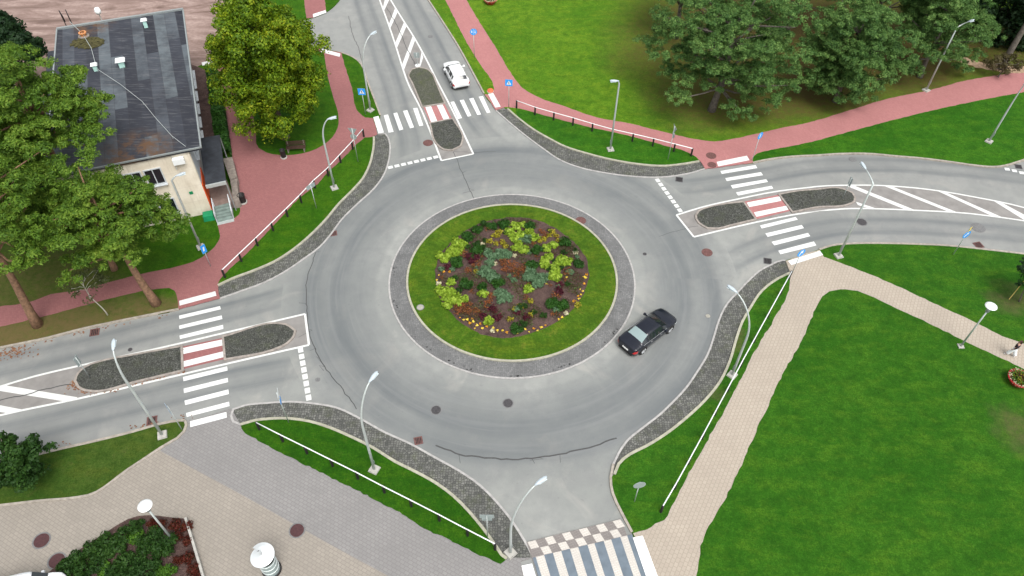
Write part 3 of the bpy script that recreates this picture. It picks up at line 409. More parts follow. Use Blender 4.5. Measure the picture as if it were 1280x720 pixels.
def mat_track(ring=False):
    """tyre-polished band: UV.x runs across the lane"""
    t = NT('asphalt_tyre_band'); c, fine = asphalt_base(t)
    d = t.blob(0, 0, 24, .35); c = t.mix(d, t.mix(.25, c, (.19, .19, .19)), c)
    st = t.ramp(t.noise(.35, 6, .7, dist=1.2), [(.60, 0.), (.72, .25)]); c = t.mix(st, c, (.34, .33, .31))
    uv = t.n('ShaderNodeUVMap').outputs[0]
    v = t.noise(3.0, 4, .6, vec=t.map(scale=(1, .02, 1), vec=uv)); u = t.sep(uv)[0]
    u2 = t.math('ADD', u, t.math('MULTIPLY', t.math('SUBTRACT', t.noise(.12, 3), .5), .16))
    prof = t.ramp(u2, [(.0, .0), (.06, .35), (.25, .75), (.45, .95), (.56, .7), (.72, 1.), (.86, .35), (1., 0.)] if ring else [(.0, 0.), (.12, .15), (.28, .8), (.42, .45), (.52, .3), (.62, .5), (.76, .8), (.9, .12), (1., 0.)], 'EASE')
    if not ring: prof = t.math('MULTIPLY', prof, t.math('SUBTRACT', 1, t.blob(0, 0, 17.6, .13), clamp=True))
    f = t.math('MULTIPLY', prof, t.ramp(v, [(.3, .55), (.7, 1.)]))
    c = t.mix(t.math('MULTIPLY', f, .9), c, (.098, .109, .116))
    # long thin streaks
    s_ = t.noise(22, 3, .6, vec=t.map(scale=(1, .004, 1), vec=uv)); c = t.mix(t.math('MULTIPLY', t.ramp(s_, [(.5, 0.), (.66, .3)]), t.math('MULTIPLY', prof, .6)), c, (.26, .265, .265))
    t.bump(fine, .2, .01); return t.done(c, t.ramp(f, [(0, .85), (1, .62)]))
def mat_grass(name, a, b, dry=(.16, .14, .03), patches=(), nmk=.5, amt=.25, dirtc=(.10, .07, .035)):
    t = NT(name); n1 = t.noise(.16, 4, .55); n2 = t.noise(1.1, 7, .7); n3 = t.noise(9, 4, .7); n4 = t.noise(36, 2, .6)
    c = t.mix(t.ramp(n1, [(.35, 0.), (.65, 1.)]), a, b)
    c = t.mix(t.ramp(n2, [(.36, .7), (.56, 0.)]), c, tuple(x*.6 for x in a))
    nm = t.noise(.45, 6, .7, vec=t.map(rz=.5, scale=(1, 2.2, 1))); c = t.mix(t.ramp(nm, [(.47, 0.), (.68, nmk)]), c, tuple(min(1, x*k) for x, k in zip(b, (2.0, 1.25, 1.2))))
    c = t.mix(t.ramp(n2, [(.56, 0.), (.74, amt)]), c, dry)
    c = t.mix(t.ramp(n3, [(.32, .6), (.58, 0.)]), c, tuple(x*.45 for x in a)); n5 = t.noise(4.2, 8, .85); c = t.mix(t.ramp(n5, [(.40, .5), (.54, 0.)]), c, tuple(x*.5 for x in a)); c = t.mix(t.ramp(n5, [(.55, 0.), (.66, .4)]), c, tuple(min(1, x*k) for x, k in zip(b, (1.9, 1.3, 2.5))))
    c = t.mix(t.ramp(n4, [(.25, .5), (.55, 0.)]), c, tuple(x*.4 for x in a))
    cl = t.noise(5.5, 5, .8); c = t.mix(t.ramp(cl, [(.60, 0.), (.70, .45)]), c, tuple(min(1, x*k) for x, k in zip(b, (2.4, 1.35, 3))))
    c = t.mix(t.ramp(n4, [(.55, 0.), (.8, .35)]), c, tuple(min(1, x*1.6) for x in b))
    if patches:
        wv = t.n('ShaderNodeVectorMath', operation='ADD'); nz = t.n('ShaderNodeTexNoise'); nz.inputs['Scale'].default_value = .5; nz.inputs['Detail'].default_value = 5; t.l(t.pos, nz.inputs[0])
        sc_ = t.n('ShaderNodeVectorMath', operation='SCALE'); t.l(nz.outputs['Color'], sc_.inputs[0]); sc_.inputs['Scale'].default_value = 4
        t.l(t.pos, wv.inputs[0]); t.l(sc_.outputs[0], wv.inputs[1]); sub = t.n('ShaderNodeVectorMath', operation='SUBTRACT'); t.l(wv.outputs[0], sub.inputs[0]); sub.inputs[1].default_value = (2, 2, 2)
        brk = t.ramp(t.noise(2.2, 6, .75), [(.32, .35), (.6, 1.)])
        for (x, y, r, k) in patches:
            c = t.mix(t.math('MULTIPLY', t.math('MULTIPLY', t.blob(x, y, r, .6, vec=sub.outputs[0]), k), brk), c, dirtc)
    t.bump(t.mix(.5, n4, n3), .7, .06); return t.done(c, .9, Specular_IOR_Level=.12)
def mat_brick(name, a, b, mortar, bw, bh, rz, ms=.012, scale=1, bump=.25):
    t = NT(name); br = t.n('ShaderNodeTexBrick'); br.offset = .5
    t.l(t.map(rz=rz), br.inputs['Vector']); br.inputs['Scale'].default_value = scale
    br.inputs['Brick Width'].default_value = bw; br.inputs['Row Height'].default_value = bh; br.inputs['Mortar Size'].default_value = ms; br.inputs['Mortar Smooth'].default_value = .3
    br.inputs['Color1'].default_value = (*a, 1); br.inputs['Color2'].default_value = (*b, 1); br.inputs['Mortar'].default_value = (*mortar, 1); br.inputs['Bias'].default_value = -.1
    c = t.mix(t.ramp(t.noise(.35, 5, .6), [(.35, .3), (.65, 0.)]), br.outputs['Color'], tuple(x*.7 for x in a))
    c = t.mix(t.ramp(t.noise(3, 5, .7), [(.35, .25), (.6, 0.)]), c, tuple(x*.75 for x in b))
    return_ = t.done(c, .85); t.bump(br.outputs['Fac'], -bump, .01); return return_
def mat_cobble(name, a, b, gap, size=.16, moss=0):
    t = NT(name); vo = t.n('ShaderNodeTexVoronoi'); vo.inputs['Scale'].default_value = 1/size; vo.inputs['Randomness'].default_value = .6; t.l(t.pos, vo.inputs['Vector'])
    ve = t.n('ShaderNodeTexVoronoi', feature='DISTANCE_TO_EDGE'); ve.inputs['Scale'].default_value = 1/size; ve.inputs['Randomness'].default_value = .6; t.l(t.pos, ve.inputs['Vector'])
    r_ = t.sep(vo.outputs['Color'])[0]; c = t.mix(r_, a, b); c = t.mix(t.ramp(ve.outputs[0], [(.03, 1.), (.12, 0.)]), c, gap)
    c = t.mix(t.ramp(t.noise(.6, 6, .7), [(.38, .55), (.62, 0.)]), c, tuple(x*.6 for x in a))
    if moss: c = t.mix(t.math('MULTIPLY', t.ramp(t.noise(1.1, 6, .75), [(.5, 0.), (.68, 1.)]), moss), c, (.07, .085, .03))
    t.bump(ve.outputs[0], .5, .03); return t.done(c, .85)
def mat_marking(name='road_paint', col=(.62, .63, .61)):
    t = NT(name); f = t.noise(5, 6, .75)
    c = t.mix(t.ramp(f, [(.30, .55), (.48, 0.)]), col, (.30, .30, .29)); return t.done(t.mix(t.ramp(t.noise(40, 2), [(.3, .3), (.6, 0.)]), c, (.45, .45, .44)), .7)
def mat_leaf(name, cols, rough=.6, scale=.8, trans=.33):
    t = NT(name); g = t.n('ShaderNodeNewGeometry'); f = g.outputs['Random Per Island']
    n_ = t.noise(scale, 3, .6); f2 = t.math('ADD', t.math('MULTIPLY', f, .55), t.math('MULTIPLY', t.ramp(n_, [(.3, 0.), (.7, 1.)]), .45))
    c = t.ramp(f2, [(i/(len(cols)-1), x) for i, x in enumerate(cols)])
    t.done(c, rough, Specular_IOR_Level=.25)
    if trans:
        tr = t.n('ShaderNodeBsdfTranslucent'); t.l(c, tr.inputs[0]); ms_ = t.n('ShaderNodeMixShader'); ms_.inputs[0].default_value = trans
        t.l(t.bs.outputs[0], ms_.inputs[1]); t.l(tr.outputs[0], ms_.inputs[2]); t.l(ms_.outputs[0], t.out.inputs[0])
    return t.mat
M = {}
M['asphalt'] = mat_asphalt(); M['track'] = mat_track(); M['track_ring'] = mat_track(True)
M['paint'] = mat_marking(); M['paint2'] = mat_marking('zebra_paint', (.66, .67, .66))
M['grass_far'] = mat_grass('grass_far', (.035, .095, .008), (.055, .13, .012))
# ------------------------------------------------------------ the setting
M['kerb'] = simple('kerb_concrete', (.30, .27, .23), .85, .25, 4)
M['kerb_pale'] = simple('kerb_pale_stone', (.33, .32, .25), .85, .2, 4)
M['kerb_grey'] = simple('kerb_grey', (.34, .33, .32), .85, .2, 4)
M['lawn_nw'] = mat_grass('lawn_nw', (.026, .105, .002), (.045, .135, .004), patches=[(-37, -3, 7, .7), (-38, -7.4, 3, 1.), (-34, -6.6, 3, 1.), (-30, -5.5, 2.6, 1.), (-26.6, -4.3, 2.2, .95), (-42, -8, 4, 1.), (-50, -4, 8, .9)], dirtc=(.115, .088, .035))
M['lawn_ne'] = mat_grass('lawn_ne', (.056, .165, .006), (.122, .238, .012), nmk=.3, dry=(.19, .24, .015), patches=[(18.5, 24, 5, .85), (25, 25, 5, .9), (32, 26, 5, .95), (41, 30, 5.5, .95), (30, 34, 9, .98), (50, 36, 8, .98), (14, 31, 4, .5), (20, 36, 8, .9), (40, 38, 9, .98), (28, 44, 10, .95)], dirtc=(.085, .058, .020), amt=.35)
M['lawn_se'] = mat_grass('lawn_se', (.020, .098, .004), (.036, .132, .007), nmk=.75, dry=(.085, .165, .008), patches=[(17.0, -2.2, 1.1, .7), (15.6, -6, 1.1, .7), (13.7, -10.5, .9, .5), (38.5, -2.0, 1.5, .6), (34.3, -13.5, 1.6, .6)], dirtc=(.10, .07, .04), amt=.3)
M['lawn_sw'] = mat_grass('lawn_sw', (.016, .085, .002), (.032, .115, .003), dry=(.10, .10, .02), amt=.3)
M['lawn_w'] = mat_grass('lawn_w', (.035, .085, .008), (.055, .10, .014), dry=(.10, .085, .03), amt=.5)
M['lawn_ring'] = mat_grass('lawn_ring', (.044, .115, .006), (.080, .158, .010), dry=(.21, .17, .03), amt=.65)
M['red_nw'] = mat_brick('red_paving', (.255, .104, .103), (.305, .130, .126), (.19, .078, .077), .2, .1, .3, .008)
M['red_ne'] = mat_brick('red_paving_lit', (.35, .148, .146), (.41, .182, .176), (.28, .118, .117), .2, .1, .9, .008)  # same red paving, brighter cloud light of the northeast put into its colour
M['beige'] = mat_brick('beige_paving', (.36, .31, .255), (.39, .34, .28), (.27, .23, .185), .30, .24, R(-62), .020, bump=.3)
M['beige_w'] = mat_brick('sandy_paving', (.262, .236, .204), (.295, .265, .228), (.205, .183, .156), .30, .21, R(28), .018, bump=.3)
M['grey_pave'] = mat_brick('grey_paving', (.215, .208, .204), (.24, .232, .226), (.165, .157, .152), .30, .21, R(28), .018, bump=.3)
M['cob'] = mat_cobble('dark_cobbles', (.080, .082, .076), (.185, .185, .170), (.03, .03, .028), .17, .35)
M['cob_isl'] = mat_cobble('island_cobbles', (.065, .068, .060), (.115, .117, .106), (.025, .026, .022), .15, .25)
M['cob_moss'] = mat_cobble('mossy_cobbles', (.075, .078, .06), (.12, .12, .095), (.05, .055, .035), .15, .6)
M['cob_ring'] = mat_cobble('ring_apron_setts', (.140, .142, .142), (.20, .20, .198), (.105, .105, .105), .14, 0)
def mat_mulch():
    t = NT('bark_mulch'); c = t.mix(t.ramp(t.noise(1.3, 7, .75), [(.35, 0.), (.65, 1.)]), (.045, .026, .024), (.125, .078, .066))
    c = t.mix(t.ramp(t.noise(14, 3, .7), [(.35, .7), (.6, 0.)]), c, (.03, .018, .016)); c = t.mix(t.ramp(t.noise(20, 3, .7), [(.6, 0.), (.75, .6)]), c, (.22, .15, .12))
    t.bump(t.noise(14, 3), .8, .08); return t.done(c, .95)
def mat_dirt():
    t = NT('bare_earth'); f = t.noise(.22, 7, .7, dist=1.5, vec=t.map(rz=.25, scale=(.5, 2.2, 1))); g = t.noise(2, 6, .7)
    c = t.ramp(f, [(.36, (.13, .088, .074)), (.5, (.24, .170, .148)), (.64, (.35, .265, .235))]); c = t.mix(t.ramp(g, [(.35, .4), (.6, 0.)]), c, (.15, .10, .08))
    t.bump(g, .4, .05); return t.done(c, .95)
M['dirt'] = mat_dirt()
M['trail'] = simple('sandy_trail', (.30, .21, .14), .95, .3, 3)
M['mulch'] = mat_mulch()
M['tar'] = simple('tar_seam', (.062, .062, .062), .6, .2, 6)

g = MB(); g.prism([(-400, -300), (400, -300), (400, 400), (-400, 400)], -.05, -.05); struct(g.build('ground', M['grass_far']))
g = MB(); g.prism([(-75, -42), (75, -42), (75, 95), (-75, 95)], 0, 0); struct(g.build('road', M['asphalt']))
for i, (pts, wd) in enumerate(D['rib']):
    c = curve(pts, step=1.0); g = MB(); A = offs(c, -wd/2); B = offs(c, wd/2); n = len(c)
    g.v = [(x, y, .004+.0007*i) for x, y in A]+[(x, y, .004+.0007*i) for x, y in B]; g.f = [(q, q+1, n+q+1, n+q) for q in range(n-1)]; g.m = [0]*(n-1)
    acc = [0]
    for q in range(1, n): acc.append(acc[-1]+math.dist(c[q], c[q-1]))
    g.uv = [(0, a) for a in acc]+[(1, a) for a in acc]
    struct(g.build('lane', M['track']))
g = MB(); n = 128; r0, r1 = 10.4, 17.8
g.v = [(r*math.cos(2*math.pi*i/n), r*math.sin(2*math.pi*i/n), .0095) for r in (r0, r1) for i in range(n+1)]
g.f = [(i, n+1+i, n+2+i, i+1) for i in range(n)]; g.m = [0]*n; g.uv = [(k, 14*2*math.pi*i/n) for k in (0, 1) for i in range(n+1)]
struct(g.build('ring_lane', M['track_ring']))

def region(name, key, mat, z, z0=-.02, wob=0, sub=.6):
    p = curve(D[key], True, sub); p = wobble(p, wob, sum(map(ord, key)) % 97) if wob else p
    g = MB(); g.prism(p, z0, z); return struct(g.build(name, mat))
GZ = .10
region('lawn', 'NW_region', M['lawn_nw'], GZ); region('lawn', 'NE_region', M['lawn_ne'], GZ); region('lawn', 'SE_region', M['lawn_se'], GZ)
M['lawn_strip'] = mat_grass('lawn_strip', (.022, .110, .004), (.042, .152, .007), dry=(.08, .16, .01))
region('lawn', 'NE_strip_a', M['lawn_strip'], .103, z0=.05); region('lawn', 'NE_strip_b', M['lawn_strip'], .103, z0=.05)
region('lawn', 'N2_region', M['lawn_nw'], GZ)
region('bare_earth', 'dirt', M['dirt'], .05, sub=3)
region('plaza', 'plaza_grey', M['grey_pave'], .06); region('plaza', 'plaza_beige', M['beige_w'], .066)
region('lawn', 'SW_grass', M['lawn_sw'], GZ, wob=.05, sub=.25); region('lawn', 'W_grass', M['lawn_w'], GZ)
def path(key, mat, z=.106, wob=.035): return region('path', key, mat, z, z0=.06, wob=wob, sub=.35)
path('NW_path', M['red_nw']); path('N2_path', M['red_nw']); path('NE_path', M['red_ne']); path('SE_path', M['beige'], wob=.05)
region('lawn', 'tree_island', M['lawn_nw'], .115)
p = wobble(curve(D['dirt_trail'], True, .4), .15, 3); g = MB(); g.prism(p, .106, .110); struct(g.build('trail', M['trail']))
for k in ('NW', 'NE', 'SE', 'SW'): region('cobbled_apron', k+'_apron', M['cob'], .05)
def kerb(key, w0, w1, z, mat, z0=-.02):
    g = MB(); strip(g, curve(D[key], step=.5), w0, w1, z0, z); return struct(g.build('kerb', mat))
for k in ('NW_kerb_w', 'NE_kerb_e', 'SE_kerb_e', 'SW_kerb_w'): kerb(k, -.09, .09, .13, M['kerb'])
for k in ('NW_kerb_n', 'NE_kerb_n', 'SE_kerb_s', 'SW_kerb_w2'): kerb(k, -.08, .08, .13, M['kerb'])
for k in ('NW_kerb_in', 'NE_kerb_in', 'SE_kerb_in', 'SW_kerb_in'): kerb(k, -.09, .09, .15, M['kerb_pale'])
for k in ('NW_apron_out', 'NE_apron_out', 'SE_apron_out', 'SW_apron_out'): kerb(k, -.07, .07, .066, M['kerb_grey'])

# round island
def ring(name, r0, r1, z0, z1, mat, n=160, tilt=None):
    g = MB(); prof = [(r0, z0), (r0, z1 if tilt is None else tilt), (r1, z1), (r1, z0)]; g.lathe([(r1, z0), (r1, z1), (r0, z1 if tilt is None else tilt), (r0, z0)], n=n); return struct(g.build(name, mat))
ring('kerb', 9.55, 9.68, -.02, .05, M['kerb_grey']); ring('ring_apron', 8.28, 9.56, -.02, .04, M['cob_ring'], tilt=.09)
g = MB()
for i in range(430):   # dark worn edge stones
    a = R(170+i*.42)+random.uniform(-.01, .01); rq = 9.38+random.uniform(-.16, .12)
    if math.sin(i*.11)+random.random()*1.6 > .5: g.box((rq*math.cos(a), rq*math.sin(a), .045), (random.uniform(.07, .16), .09, .016), a+random.uniform(-.3, .3))
struct(g.build('worn_setts', simple('dark_setts', (.14, .14, .14), .9, .3, 5)), kind='stuff')
ring('kerb', 8.13, 8.29, -.02, .19, M['kerb_pale'])
g = MB(); g.lathe([(8.14, .05), (8.14, .15), (7, .17), (4, .19), (.01, .2)], n=160); struct(g.build('lawn', M['lawn_ring']))
mp = [(x, y) for x, y in wobble(curve(D['mulch'], True, .3), .06, 5)]
g = MB(); cx = sum(p[0] for p in mp)/len(mp); cy = sum(p[1] for p in mp)/len(mp)
k = len(mp); rings = [(1, .15), (.985, .225), (.8, .25), (.5, .29), (.2, .31)]
for s_, z in rings: g.v += [(cx+(x-cx)*s_, cy+(y-cy)*s_, z) for x, y in mp]
g.v.append((cx, cy, .315)); g.f = [(a*k+i, a*k+(i+1) % k, (a+1)*k+(i+1) % k, (a+1)*k+i) for a in range(4) for i in range(k)]+[(4*k+i, 4*k+(i+1) % k, 5*k) for i in range(k)]
if area(mp) < 0: g.f = [f[::-1] for f in g.f]
g.m = [0]*len(g.f); struct(g.build('flower_bed_soil', M['mulch']))

# splitter islands
def isl(key, mat):
    p = curve(D[key], True, .3); g = MB(); g.prism(p, -.02, .11); struct(g.build('traffic_island', mat))
    g = MB()
    if area(p) < 0: p = p[::-1]
    strip(g, p, -.16, 0, -.02, .12, closed=True); struct(g.build('kerb', M['kerb_island']))
M['kerb_island'] = simple('island_kerb', (.27, .24, .215), .85, .25, 4)
M['median'] = simple('median_asphalt', (.215, .205, .195), .9, .15, 1.2)
for k in 'NEW':
    g = MB(); g.prism(D[k+'_box'], .0135, .0135); struct(g.build('median', M['median']))
isl('N_isl_a', M['cob_moss']); isl('N_isl_b', M['cob_isl']); isl('E_isl_a', M['cob_isl']); isl('E_isl_b', M['cob_isl']); isl('W_isl_a', M['cob_isl']); isl('W_isl_b', M['cob_isl'])
for k in 'NEW':
    g = MB(); q = D[k+'_patch']; g.prism(q, -.02, .03); struct(g.build('crossing_refuge', M['red_ne'] if k != 'W' else M['red_nw']))

# painted lines
def line(pts, w, z=.019): g = MB(); flat(g, curve(pts, step=1), w, z); return struct(g.build('road_marking', M['paint']))
for k in 'NEW':
    a, b = {'N': ('N_left', 'N_right'), 'E': ('E_top', 'E_bot'), 'W': ('W_top', 'W_bot')}[k]
    line(D[a], .16); line(D[b], .16, .0195); line(D[k+'_end'], .16, .0200)
    g = MB()
    for q in D[k+'_hatch']: g.prism(q, .017, .017)
    struct(g.build('road_marking', M['paint']))
    g = MB()
    (x0, y0), (x1, y1) = D[k+'_dash']; L_ = math.dist((x0, y0), (x1, y1)); a = math.atan2(y1-y0, x1-x0)
    for i in range(8): g.box((x0+(x1-x0)*i/7, y0+(y1-y0)*i/7, .009), (L_/7*.72, .36, .02), a)
    struct(g.build('road_marking', M['paint']))
    g = MB()
    for i, q in enumerate(D[k+'_zebra']):
        island = {'N': (5, 6), 'E': (5, 6), 'W': (4, 5)}[k]; edge = {'N': (0, 11), 'E': (0, 11), 'W': (0, 10)}[k]
        z = .034 if i in island else (.114 if i in edge and not (k == 'W' and i == 10) else .018)
        if k == 'W' and i == 10: z = .074
        g.prism(q, z-.003, z)
    struct(g.build('zebra_crossing', M['paint2']))
g = MB()
for x, y in D['E2_dash']: g.box((x, y, .009), (.42, .36, .02), -.15)
struct(g.build('road_marking', M['paint']))
g = MB()
for q in D['side_marks']: g.prism(q, .108, .114)
struct(g.build('zebra_crossing', M['paint2']))
region('bed_and_shade_strip', 'shade_strip', M['mulch'], .112, z0=.08)  # shaded grass gap beside the building, its shade put in as dark mulch colour
# south raised crossing table
M['blk_w'] = mat_brick('white_blocks', (.52, .49, .45), (.58, .55, .50), (.36, .33, .30), .2, .1, .2, .012)
M['blk_g'] = mat_brick('grey_blocks', (.20, .18, .17), (.24, .22, .21), (.13, .12, .11), .2, .1, .2, .012)
M['blk_b'] = simple('blue_grey_slabs', (.125, .155, .185), .8, .15, 2)
q = [Vector(p) for p in D['S_quad']]; sp = [Vector(p) for p in D['S_split']]; lo = [Vector(p) for p in D['S_low']]
g = MB(); g.prism([tuple(q[0]), tuple(q[1]), tuple(lo[1]+(lo[1]-sp[1])*2), tuple(lo[0]+(lo[0]-sp[0])*2)], -.02, .068)
struct(g.build('raised_crossing', M['blk_g']))
g = MB(); gb = MB(); TL, TR, BL, BR = q[0], q[1], sp[0], sp[1]
def bil(u, v): a = TL.lerp(TR, u); b = BL.lerp(BR, u); return tuple(a.lerp(b, v))
for r_ in range(2):
    for i in range(11):
        if (i+r_) % 2 == 0: g.prism([bil((i+.1)/11.1, r_*.5+.02), bil((i+1.02)/11.1, r_*.5+.02), bil((i+1.02)/11.1, r_*.5+.48), bil((i+.1)/11.1, r_*.5+.48)], .07, .074)
dl = (lo[0]-sp[0])*3.2; dr_ = (lo[1]-sp[1])*3.2
def low(u, v): a = sp[0].lerp(sp[1], u); b = (sp[0]+dl).lerp(sp[1]+dr_, u); return tuple(a.lerp(b, v))
bx = [165, 190, 255, 325, 390, 460, 525, 600, 655, 730, 790, 865, 920, 960]
us = [(x-180)/(955-180) for x in bx]
for i in range(len(us)-1):
    (g if i % 2 == 1 else gb).prism([low(us[i], .0), low(us[i+1], .0), low(us[i+1], 1), low(us[i], 1)], .07, .0735)
struct(g.build('raised_crossing', M['blk_w'])); struct(gb.build('raised_crossing', M['blk_b']))
g = MB()
for k in ('S_wr', 'S_wl'):
    a, b, c, d_ = [Vector(p) for p in D[k]]; g.prism([tuple(a), tuple(b), tuple(b+(c-b)*3), tuple(a+(d_-a)*3)], .07, .116 if k == 'S_wr' else .078)
struct(g.build('zebra_crossing', simple('bright_paint', (.78, .78, .77), .7, .05)))
# tar seams
g = MB()
for k, wd in (('seam_w', .06), ('seam_s', .10), ('seam_n', .05), ('seam_n2', .035), ('seam_e', .035), ('seam_nmed', .07), ('seam_wmed', .08), ('seam_nw', .05)):
    c = wobble(curve(D[k], step=.35), .05, 4); flat(g, c, wd, .0215 if 'med' in k else .0148)
    if k in ('seam_w', 'seam_s', 'seam_n'):
        for i in range(0, len(c)-3, 2):
            if random.random() < .2:
                x, y = c[i]; flat(g, [(x, y), (x+random.uniform(-.5, .5), y+random.uniform(-.4, .4)), (x+random.uniform(-.8, .8), y+random.uniform(-.8, .8))], .03, .0152)
struct(g.build('tar_seam', M['tar']))
# fallen leaves along the gutters
M['litter'] = mat_leaf('dry_leaves', [(.10, .04, .02), (.18, .08, .04), (.28, .15, .08)], trans=0)
def litter(spots):
    g = MB()
    for (x, y, rx, ry, n_) in spots:
        for _ in range(n_):
            X = x+random.gauss(0, rx); Y = y+random.gauss(0, ry); s_ = random.uniform(.03, .09); a = random.uniform(0, 6.3)
            g.add([(X+s_*math.cos(a+k_), Y+s_*math.sin(a+k_), random.uniform(.02, .04)) for k_ in (0, 1.57, 3.14, 4.7)], [(0, 1, 2, 3)])
    return g
lit = []
def along(key, off, dens, spread, t0=0, t1=1):
    c = curve(D[key], step=.5); c = offs(c, off); n_ = len(c)
    for x, y in c[int(n_*t0):int(n_*t1)]:
        if random.random() < .6: lit.append((x, y, .35, spread, int(dens*random.random())))
along('NW_kerb_w', -.3, 10, .1, .35, 1); along('SW_kerb_w', .35, 9, .1, .3, 1)
for x, y in curve(D['W_isl_a'], True, .5): lit.append((x, y-.15, .2, .08, random.choice([2, 8, 14])))
lit.append((D['W_isl_a'][0][0], D['W_isl_a'][0][1]-.3, .35, .25, 70)); lit.append((D['NW_kerb_w'][2][0]+1, D['NW_kerb_w'][2][1]-.4, .8, .3, 120))
struct(litter(lit).build('fallen_leaves', M['litter']), kind='stuff')
# ------------------------------------------------------------ metals etc.
M['galv'] = simple('galvanised_steel', (.50, .54, .53), .45, .08, 6, Metallic=.4)
M['galv_d'] = simple('weathered_steel', (.30, .33, .33), .5, .1, 6, Metallic=.4)
M['lampshell'] = simple('lamp_shell', (.42, .48, .52), .35, .05)
M['umber'] = simple('umber_cover', (.065, .028, .030), .7, .2, 9)
M['white'] = simple('white_enamel', (.75, .77, .77), .4, .04)
M['black'] = simple('black_post', (.018, .016, .016), .6, .2)
M['lampglass'] = simple('lamp_glass', (.62, .70, .72), .2, .03)
M['conc'] = simple('concrete', (.36, .35, .32), .85, .15, 4)
M['blue'] = simple('sign_blue', (.03, .30, .80), .35, .05)
M['signback'] = simple('sign_back', (.33, .38, .38), .45, .08, Metallic=.3)
M['red'] = simple('sign_red', (.55, .02, .02), .4, .05)
M['yellow'] = simple('sign_yellow', (.75, .55, .06), .5, .05)
M['blackp'] = simple('black_symbol', (.01, .01, .01), .5, .05)

# rail fences
def fence(key, label, post_mat=None, rail_z=.86, dashes=False):
    pts = D[key]; root = thing('rail_fence', label, 'rail fence', (*pts[0], .1)); ox, oy = pts[0]
    rp = [(x-ox, y-oy, rail_z) for x, y in pts]
    for i, (x, y) in enumerate(pts):
        g = MB(); g.tube([(x-ox, y-oy, -.05), (x-ox, y-oy, rail_z-.03)], .085, 10); g.lathe([(.085, rail_z-.03), (.05, rail_z+.02), (.001, rail_z+.03)], (x-ox, y-oy, 0), 10)
        g.build('post', M['black'], root, smooth=False)
    g = MB(); g.tube(rp, .038, 8); g.build('rail', M['white'], root, True)
    return root
fence('F_nw', 'white railed fence on black posts between the red path and the northwest grass strip')
fence('F_ne', 'white railed fence on black posts in the grass beside the northeast red path')
fence('F_sw', 'white railed fence on black posts in the grass strip above the grey paved plaza')
fence('F_se', 'white railed fence along the beige path, running behind the curved lamp post')

# street lamps
def arm_lamp(key, label, style='arc', up=4.2):
    (bx, by), (hx, hy), H_ = D[key]; dx, dy = hx-bx, hy-by; reach = math.hypot(dx, dy); ang = math.atan2(dy, dx)
    root = thing('street_lamp', label, 'street lamp', (bx, by, .1), ang, 'curved and straight street lamps')
    g = MB(); g.box((0, 0, .04), (.62, .62, .14), .1, taper=.9); g.build('base', M['conc'], root)
    g = MB()
    if style == 'arc':
        pts = [(0, 0, .1), (0, 0, up*.5), (0, 0, up)]
        for i in range(1, 11):
            t = i/10; pts.append(((reach-.25)*(t**2.1), 0, up+(H_-.1-up)*(1-(1-t)**1.35)))
    else: pts = [(0, 0, .1), (0, 0, H_*.5), (0, 0, H_-.35)]+[((reach-.3)*t, 0, H_-.35+.3*math.sin(t*1.5)) for t in (.15, .4, .7, 1)]
    rad = [.088-.05*i/(len(pts)-1) for i in range(len(pts))]; g.tube(pts, rad, 10); g.build('pole', M['galv'], root, True)
    g = MB(); ex, _, ez = pts[-1]; vs = []
    for x, w_, h_ in ((-.1, .05, .04), (.08, .10, .07), (.34, .14, .08), (.58, .11, .06), (.7, .04, .03)):
        for k in range(10): a = 2*math.pi*k/10; vs.append((ex+x, w_*math.cos(a), ez+x*.12+h_*math.sin(a)*(1 if math.sin(a) > 0 else .5)))
    g.add(vs, [(i*10+j, i*10+(j+1) % 10, (i+1)*10+(j+1) % 10, (i+1)*10+j) for i in range(4) for j in range(10)]+[tuple(range(9, -1, -1)), tuple(range(40, 50))])
    hd = g.build('lamp_head', M['lampshell'], root, True)
    g = MB(); g.box((ex+.4, 0, ez-.02), (.5, .24, .03), 0); g.build('lamp_lens', M['lampglass'], hd)
    g = MB(); g.box((.1, 0, .9), (.03, .13, .4)); g.build('service_hatch', M['galv_d'], root)
    return root
arm_lamp('L_nw', 'curved street lamp in the northwest grass strip behind the white rail fence', up=5)
arm_lamp('L_n', 'tall curved street lamp on the small grass wedge by the north road crossing', up=4.6)
arm_lamp('L_ne', 'straight street lamp in the grass between the northeast cobbles and rail fence', 'st')
arm_lamp('L_ne_far', 'street lamp beside the red path in front of the dark trees, upper right', 'st')
arm_lamp('L_ne_right', 'street lamp on the lawn between the red path and east road, right edge', 'arc', 3)
arm_lamp('L_e', 'street lamp leaning over the east road from the lawn corner by the zebra', 'st')
arm_lamp('L_se', 'curved street lamp standing at the rail fence beside the beige path')
arm_lamp('L_s', 'curved street lamp in the tip of the cobbles by the south crossing', up=3)
arm_lamp('L_sw', 'curved street lamp in the southwest grass strip with a square concrete base', up=5)
arm_lamp('L_w', 'street lamp on the grass by the west road, head over the dark cobbled island', 'arc', 6.2)
arm_lamp('L_bldg', 'street lamp on the grass in front of the cream building wall', 'st')
